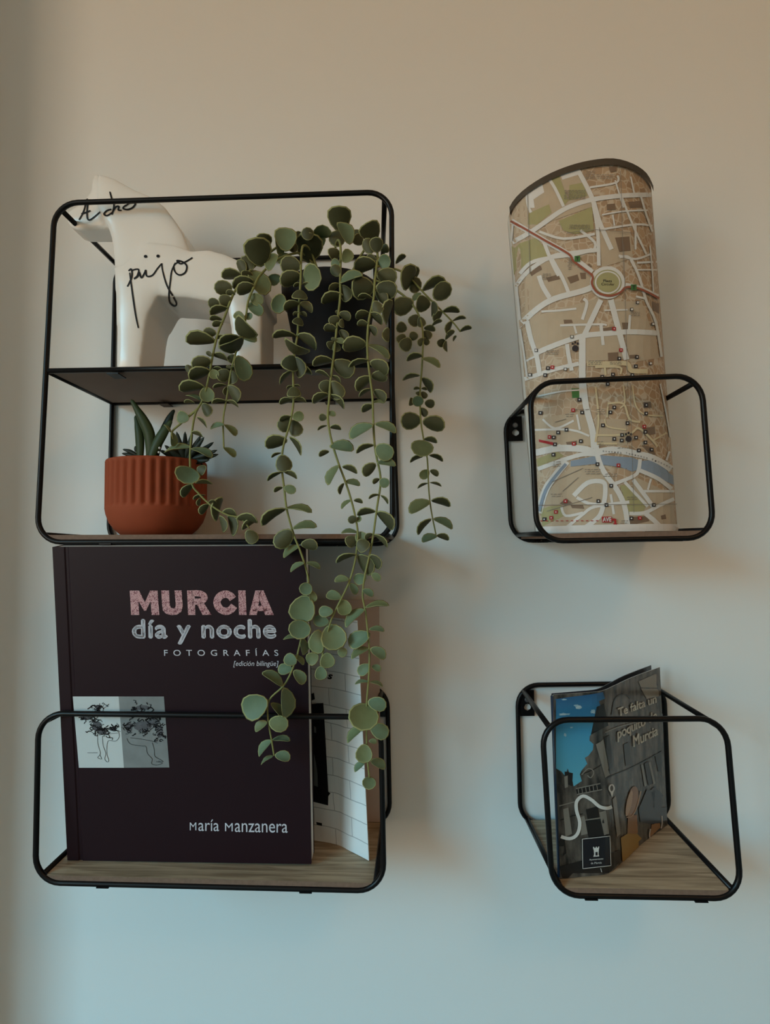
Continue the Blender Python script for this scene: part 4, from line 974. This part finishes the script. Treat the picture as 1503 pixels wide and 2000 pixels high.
ms.text(PB['dark'], 'Plaza', QZ(m2, (866, 298), (940, 298), (940, 322), (866, 322)), 0.002); ms.text(PB['dark'], 'Circular', QZ(m2, (850, 326), (962, 330), (962, 350), (850, 348)), 0.002)
for k, ch in enumerate('Avenida Teniente Flomesta'):
    if ch == ' ': continue
    t_ = k / 24; xs = [690, 780, 870, 960, 1050, 1135]; ys = [540, 547, 558, 580, 610, 650]
    f_ = t_ * 5; i_ = min(4, int(f_)); x = xs[i_] + (xs[i_ + 1] - xs[i_]) * (f_ - i_); y = ys[i_] + (ys[i_ + 1] - ys[i_]) * (f_ - i_)
    h_ = 13 if ch in 'ATFd' else 9
    ms.text(PB['dark'], ch, QZ(m3, (x - 4, y + 5 - h_), (x + 4, y + 6 - h_), (x + 4, y + 6), (x - 4, y + 5)), 0.0014)
for lst, crop in (([(1115, 1120), (950, 1115), (1005, 978), (1155, 965), (1145, 1045), (375, 1120), (398, 1060), (858, 1135)], m2), ([(288, 290), (553, 288), (718, 103), (535, 205), (760, 255), (735, 287), (845, 358), (453, 400), (960, 415), (810, 435), (760, 460), (808, 470), (900, 452), (960, 483), (1000, 530), (545, 475), (372, 450), (380, 495), (370, 562), (652, 625), (740, 765), (658, 865), (1015, 890), (870, 977), (710, 890), (918, 535), (687, 372), (315, 982), (400, 418), (965, 240), (965, 295)], m3)):
    for x, y in lst: msq('dark', crop, x, y, 7.2, 0.0016); msq('white', crop, x, y, 2.6, 0.0019)
for lst, crop in (([(1018, 905), (960, 722), (435, 1052)], m2), ([(495, 273), (345, 447), (500, 492), (953, 380), (787, 632), (447, 865), (387, 935), (358, 973), (925, 975)], m3)):
    for x, y in lst: msq('red', crop, x, y, 7, 0.0016); msq('white', crop, x, y, 2.2, 0.0019)
for x, y in ((300, 905), (600, 790), (545, 1070), (1110, 555), (1160, 495), (1290, 680), (1270, 1020), (250, 1115)):
    msq('dark', m2, x, y, 6.2, 0.0016); msq('white', m2, x, y, 4, 0.0019)
for crop, x, y, r in ((m2, 628, 890, 6.2), (m3, 852, 460, 6)):
    X, Y = Z(crop, x, y); ms.ellipse(PB['dark'], X, Y, r, r, 0.0017)
    for dx, dy in ((-5, -9), (0, -11.5), (5, -9)): ms.ellipse(PB['dark'], X + dx, Y + dy, 2.1, 2.6, 0.0017, n=8)
mfill('red', m3, (278, 462), (370, 482), (368, 500), (280, 478), off=0.0016)
rm2 = random.Random(11)
for crop, boxes in ((m1, ((600, 360, 780, 430), (640, 650, 820, 690), (870, 230, 1020, 260), (780, 200, 860, 260))), (m2, ((380, 910, 490, 945), (1100, 580, 1180, 610), (560, 110, 600, 220), (340, 250, 420, 300), (730, 1000, 860, 1030), (920, 1010, 1030, 1030))), (m3, ((440, 300, 500, 320), (350, 820, 430, 840), (840, 840, 910, 865), (690, 690, 780, 710), (570, 660, 670, 700), (780, 520, 870, 530), (650, 480, 690, 510), (360, 610, 420, 640), (795, 995, 850, 1035), (500, 270, 600, 280), (640, 270, 700, 300)))):
    for x0, y0, x1, y1 in boxes:
        y = y0
        while y <= y1:
            x = x0 + rm2.uniform(0, 12)
            while x < x1:
                ww = rm2.uniform(8, 30); mroad('grey', crop, 1.1, (x, y), (min(x + ww, x1), y - 2), off=0.0015, smooth=False); x += ww + 7
            y += 14
for p in (((330, 930), (620, 840)), ((360, 740), (560, 650)), ((430, 800), (530, 710)), ((380, 350), (450, 330))): mroad('grey', m3, 1.1, *p, off=0.0013, smooth=False)
for x in (300, 1070): mroad('grey', m1, 0.9, (x, 200 if x > 500 else 330), (x + 25, 1060), off=0.0021, smooth=False)
mroad('grey', m2, 0.9, (1040, 0), (1075, 1300), off=0.0021, smooth=False); mroad('grey', m3, 0.9, (860, 100), (885, 940), off=0.0021, smooth=False); mroad('grey', m3, 0.9, (280, 890), (1160, 885), off=0.0021, smooth=False); mroad('grey', m1, 0.9, (620, 720), (860, 690), (1180, 720), off=0.0021)
for i in range(12): mroad('red', m3, 1.5, (290 + i * 32, 993), (306 + i * 32, 993), off=0.0016, smooth=False)
mfill('red', m3, (680, 966), (742, 965), (744, 1003), (681, 1004), off=0.0022); ms.text(PB['white'], 'AVE', QZ(m3, (684, 971), (738, 970), (738, 997), (685, 998)), 0.0027, fat=0.35)
mroad('red', m3, 4, (742, 985), (765, 985), off=0.0022, smooth=False); mroad('red', m3, 4, (765, 980), (765, 1015), off=0.0022, smooth=False); mfill('red', m3, (750, 1010), (780, 1010), (765, 1033), off=0.0022)
def mband(k, t0, t1, off):
    vs = []; mb = MB()
    for i in range(NU):
        t_ = topP[min(i + 1, NU - 1)] - topP[max(i - 1, 0)]; nn = Vector((t_.y, -t_.x, 0)).normalized(); nn = nn if nn.y < 0 else -nn
        vs += [botP[i].lerp(topP[i], t0) + nn * off, botP[i].lerp(topP[i], t1) + nn * off]
    mb.add(vs, [(2 * i, 2 * i + 2, 2 * i + 3, 2 * i + 1) for i in range(NU - 1)]); mb.build('map_print', pr_mats[k], mpe)
mband('white', 0.0, 0.019, 0.0022)
mband('border', 0.982, 1.0, 0.0022)
ms.ribbon(PB['white'], [Z(m1, 684, 110), Z(m1, 690, 150)], 4, 0.0027)
for k, mb in PB.items():
    if mb.f: tag(mb.build('map_print', pr_mats[k], mpe), kind='stuff')

# ------------------------------------------------------------------ glossy brochure
d4 = (990, 1290, 4.4206); d5 = (990, 1500, 3.131)
bp_ = [on_board(shD, *q) for q in ((1090, 1718), (1140, 1713), (1188, 1706), (1215, 1684), (1250, 1651), (1303, 1612))]
for q in bp_: q.y = max(q.y, -0.1215)
bp_[0].x += 0.0015
zt_ = aty(1078, 1358, bp_[0].y).z; zt2 = aty(1290, 1312, bp_[-1].y).z
hD = ((zt_ + zt2) / 2) - bp_[0].z
leanD = Vector((aty(1078, 1358, bp_[0].y).x - bp_[0].x, 0, 0)) * 0.6 + Vector((aty(1290, 1312, bp_[-1].y).x - bp_[-1].x, 0, 0)) * 0.4
def make_stone():
    m, n, l, b = nodes_of('facade_photo_print')
    tc = n.new('ShaderNodeTexCoord'); mp = n.new('ShaderNodeMapping'); mp.inputs['Scale'].default_value = (1, 1, 0.35)
    t = n.new('ShaderNodeTexNoise'); t.inputs['Scale'].default_value = 110; t.inputs['Detail'].default_value = 6
    r = n.new('ShaderNodeValToRGB'); r.color_ramp.elements[0].position = 0.33; r.color_ramp.elements[0].color = (0.018, 0.017, 0.016, 1); r.color_ramp.elements[1].position = 0.70; r.color_ramp.elements[1].color = (0.15, 0.13, 0.11, 1)
    l.new(tc.outputs['Object'], mp.inputs[0]); l.new(mp.outputs[0], t.inputs['Vector']); l.new(t.outputs[0], r.inputs[0]); l.new(r.outputs[0], b.inputs['Base Color'])
    b.inputs['Roughness'].default_value = 0.25; b.inputs['Specular IOR Level'].default_value = 0.5
    return m
def make_sky():
    m, n, l, b = nodes_of('sky_photo_print')
    tc = n.new('ShaderNodeTexCoord'); sp = n.new('ShaderNodeSeparateXYZ'); r = n.new('ShaderNodeValToRGB')
    r.color_ramp.elements[0].color = (0.10, 0.36, 0.48, 1); r.color_ramp.elements[1].color = (0.018, 0.085, 0.21, 1); e2 = r.color_ramp.elements.new(0.55); e2.color = (0.055, 0.27, 0.44, 1)
    l.new(tc.outputs['Generated'], sp.inputs[0]); l.new(sp.outputs['Z'], r.inputs[0]); l.new(r.outputs[0], b.inputs['Base Color']); b.inputs['Roughness'].default_value = 0.25; b.inputs['Specular IOR Level'].default_value = 0.5
    return m
def gl(name, c, **k): return mat(name, c, 0.25, 0.5, **k)
M_stone = make_stone()
br_e = empty('brochure', (0.215, -0.08, bp_[2].z), 'glossy tourist brochure with stone facade and blue sky on cover', 'brochure')
o_, cs, _ = sheet(bp_, hD, 0.0005, leanD, 'front_cover', [M_stone, M_white], br_e)
in1 = [q + Vector((0.0002, 0.0012 + 0.0004 * i, 0)) for i, q in enumerate(bp_)]
sheet(in1, hD - 0.001, 0.0006, leanD, 'pages', [M_page, M_page], br_e)
in2 = [q + Vector((-0.0006 if i == 0 else -0.0012 * i, 0.0028 + 0.0011 * i, 0)) for i, q in enumerate(bp_)]
in2[-1].y = min(in2[-1].y, -0.011)
sheet(in2, hD + 0.0004, 0.0006, leanD, 'back_cover', [gl('brochure_back', (0.02, 0.02, 0.03)), gl('brochure_back', (0.02, 0.02, 0.03))], br_e)
sp_ = MB().tube([bp_[0] + Vector((-0.0002, 0.0016, 0.0022)), bp_[0] + Vector((-0.0002, 0.0016, hD - 0.001)) + leanD], 0.0018, n=8); sp_.build('spine', gl('brochure_spine', (0.015, 0.03, 0.06)), br_e, True)
def dprint(m, items, off, name='cover_print'):
    for kind, *a in items:
        mb = MB()
        if kind == 'f': cs.fill(mb, [Z(a[0], *p) for p in a[1:]], off, step=10)
        elif kind == 'r': cs.ribbon(mb, [Z(a[0], *p) for p in a[2:]], a[1], off, step=5)
        elif kind == 'l': cs.ribbon(mb, [Z(a[0], *p) for p in a[2:]], a[1], off, step=5, smooth=False)
        elif kind == 'e': X, Y = Z(a[0], a[1], a[2]); cs.ellipse(mb, X, Y, a[3], a[4], off, rot=a[5] if len(a) > 5 else 0)
        elif kind == 't': cs.text(mb, a[0], a[1], off, **a[2])
        if mb.f: mb.build(name, m, br_e)
dprint(make_sky(), [('f', d4, (398, 335), (560, 312), (700, 295), (825, 272), (840, 330), (790, 350), (800, 390), (768, 420), (772, 480), (745, 540), (762, 600), (712, 650), (708, 690), (742, 720), (738, 770), (700, 820), (668, 840), (690, 890), (640, 950), (625, 980), (642, 1040), (572, 1085), (560, 1030), (520, 930), (500, 1000), (470, 960), (420, 930), (398, 900))], 0.0004)
rc = random.Random(5); clouds = []
for cx, cy, w_, h_ in ((612, 398, 34, 20), (490, 462, 55, 14), (738, 440, 26, 18), (490, 336, 30, 8), (552, 576, 14, 9), (497, 640, 14, 16), (585, 385, 18, 8)):
    pts_ = []
    for i in range(14):
        a_ = 2 * pi * i / 14; k_ = rc.uniform(0.55, 1.1)
        pts_.append((cx + w_ * k_ * cos(a_), cy + h_ * k_ * sin(a_)))
    clouds.append(('f', d4, *pts_))
dprint(gl('cloud_print', (0.26, 0.42, 0.50)), clouds, 0.0007)
dprint(gl('cloud_core_print', (0.40, 0.50, 0.55)), [('e', d4, 615, 398, 4, 2), ('e', d4, 600, 405, 3, 1.6), ('e', d4, 480, 464, 6, 1.3), ('e', d4, 740, 445, 3, 1.6)], 0.0009)
dprint(gl('dark_stone_print', (0.014, 0.013, 0.013)), [
    ('f', d4, (832, 660), (880, 640), (908, 890), (882, 960)), ('f', d4, (1000, 725), (1050, 700), (1072, 880), (1020, 915)), ('f', d4, (770, 400), (830, 370), (870, 560), (790, 600), (720, 640)), ('f', d4, (1180, 890), (1215, 870), (1250, 1060), (1215, 1080)), ('f', d4, (1270, 810), (1300, 800), (1330, 960), (1300, 960)),
    ('f', d4, (590, 1110), (800, 1065), (812, 1110), (600, 1150)), ('f', d5, (480, 252), (552, 232), (560, 300), (490, 312)), ('f', d5, (470, 322), (585, 308), (610, 415), (500, 440)), ('f', d5, (322, 600), (690, 500), (692, 598), (640, 652), (332, 688)), ('f', d5, (300, 440), (350, 430), (360, 520), (310, 560)), ('f', d5, (350, 20), (400, 30), (395, 110), (350, 90)),
    ('r', d4, 2.5, (900, 470), (930, 330), (1010, 290), (1060, 330)), ('r', d4, 2, (860, 1010), (1080, 920), (1340, 780)), ('r', d4, 1.6, (640, 980), (740, 940), (840, 880)), ('l', d5, 1.5, (290, 330), (400, 290), (460, 280))], 0.0005)
dprint(gl('pale_stone_print', (0.20, 0.185, 0.16)), [
    ('f', d4, (762, 722), (798, 702), (880, 985), (842, 1012)), ('f', d4, (800, 700), (826, 680), (872, 930), (850, 960)), ('f', d4, (1215, 880), (1232, 872), (1275, 1060), (1258, 1070)), ('f', d4, (1150, 900), (1165, 895), (1200, 1080), (1180, 1090)), ('f', d5, (560, 270), (600, 258), (620, 400), (590, 410)), ('f', d5, (440, 300), (470, 290), (490, 400), (450, 410)), ('f', d5, (340, 250), (372, 240), (395, 400), (355, 420)), ('f', d5, (640, 190), (660, 170), (690, 400), (668, 420)),
    ('f', d4, (490, 1000), (520, 990), (522, 1090), (495, 1100)), ('r', d4, 2, (640, 985), (700, 930), (745, 960), (720, 1010), (690, 990)), ('l', d4, 2, (590, 1105), (800, 1060)), ('l', d4, 2, (600, 1155), (815, 1112))] + [('l', d4, 1.4, (610 + i * 32, 1108 - i * 7), (616 + i * 32, 1148 - i * 7)) for i in range(6)] + [('r', d4, 2.5, (840, 620), (1000, 560), (1340, 480)), ('l', d5, 2, (300, 235), (410, 205)), ('l', d5, 2, (470, 318), (590, 300))], 0.0006)
dprint(gl('tan_stone_print', (0.24, 0.21, 0.17)), [('f', d4, (1130, 180), (1320, 95), (1340, 235), (1150, 232)), ('f', d4, (1150, 240), (1338, 245), (1345, 300), (1200, 330))], 0.0005)
dprint(gl('straw_hat_print', (0.26, 0.13, 0.06)), [('e', d5, 762, 205, 11, 31, 0.17), ('f', d5, (735, 290), (790, 285), (795, 395), (730, 420)), ('f', d5, (880, 345), (930, 330), (935, 400), (890, 440), (870, 420))], 0.0006)
dprint(gl('straw_brim_print', (0.40, 0.24, 0.13)), [('e', d5, 740, 215, 5, 26, 0.2), ('r', d5, 2, (725, 300), (760, 290), (790, 230), (812, 140))], 0.0009)
dprint(gl('grey_hat_print', (0.05, 0.05, 0.055)), [('e', d5, 892, 205, 11, 29, 0.08), ('f', d5, (800, 250), (850, 130), (930, 140), (975, 200), (980, 330), (880, 340), (810, 330))], 0.0007)
dprint(gl('mustard_print', (0.30, 0.17, 0.04)), [('f', d5, (690, 425), (730, 400), (790, 400), (818, 430), (815, 510), (760, 560), (702, 600))], 0.0008)
dprint(gl('strap_print', (0.45, 0.38, 0.33)), [('r', d5, 2.2, (940, 290), (940, 350), (915, 420), (880, 445), (865, 415), (870, 370))], 0.001)
M_bw = gl('brochure_white', (0.62, 0.62, 0.60))
dprint(M_bw, [('r', d5, 6.5, (265, 372), (310, 408), (378, 428), (425, 400), (440, 330), (420, 255), (422, 200), (460, 168), (510, 190), (560, 232), (605, 243), (633, 234))], 0.0012, 'route_line')
pin = MB(); X, Y = Z(d5, 632, 122)
cs.ribbon(pin, [(X + 4.6 * cos(a), Y + 7 * sin(a)) for a in (2 * pi * i / 14 + pi / 2 for i in range(15))], 2.6, 0.0012, step=2, smooth=False)
cs.fill(pin, [(X - 3.4, Y + 6), (X + 3.6, Y + 6), (X + 1, Y + 18)], 0.0012, step=5); pin.build('map_pin', M_bw, br_e)
dprint(gl('logo_dark', (0.012, 0.013, 0.018)), [('f', d5, (455, 430), (620, 412), (627, 592), (458, 610))], 0.0010, 'logo_panel')
dprint(M_bw, [('l', d5, 1.1, (455, 430), (620, 412), (627, 592), (458, 610), (455, 430)), ('f', d5, (524, 490), (556, 487), (554, 522), (558, 535), (522, 538), (527, 522)), ('f', d5, (520, 478), (528, 478), (528, 484), (536, 483), (536, 477), (544, 476), (544, 483), (551, 482), (551, 476), (558, 475), (557, 490), (522, 493)), ('t', 'Ayuntamiento', QZ(d5, (498, 550), (582, 543), (582, 558), (498, 564)), {}), ('t', 'de Murcia', QZ(d5, (508, 571), (572, 566), (572, 579), (508, 583)), {}), ('l', d5, 1.2, (566, 608), (573, 632))], 0.0015, 'logo')
dprint(gl('logo_door', (0.012, 0.013, 0.018)), [('f', d5, (534, 508), (546, 507), (547, 528), (534, 529))], 0.0019, 'logo')
for body, quad in (('Te falta un', ((948, 412), (1278, 292), (1280, 362), (952, 482))), ('poquito de', ((944, 590), (1282, 428), (1284, 530), (948, 704))), ('Murcia', ((1078, 650), (1292, 560), (1292, 640), (1084, 745)))):
    lettering(cs, br_e, gl('brochure_cream', (0.60, 0.56, 0.47)), [(body, QZ(d4, *quad), dict(fat=0.55))], 0.0010)
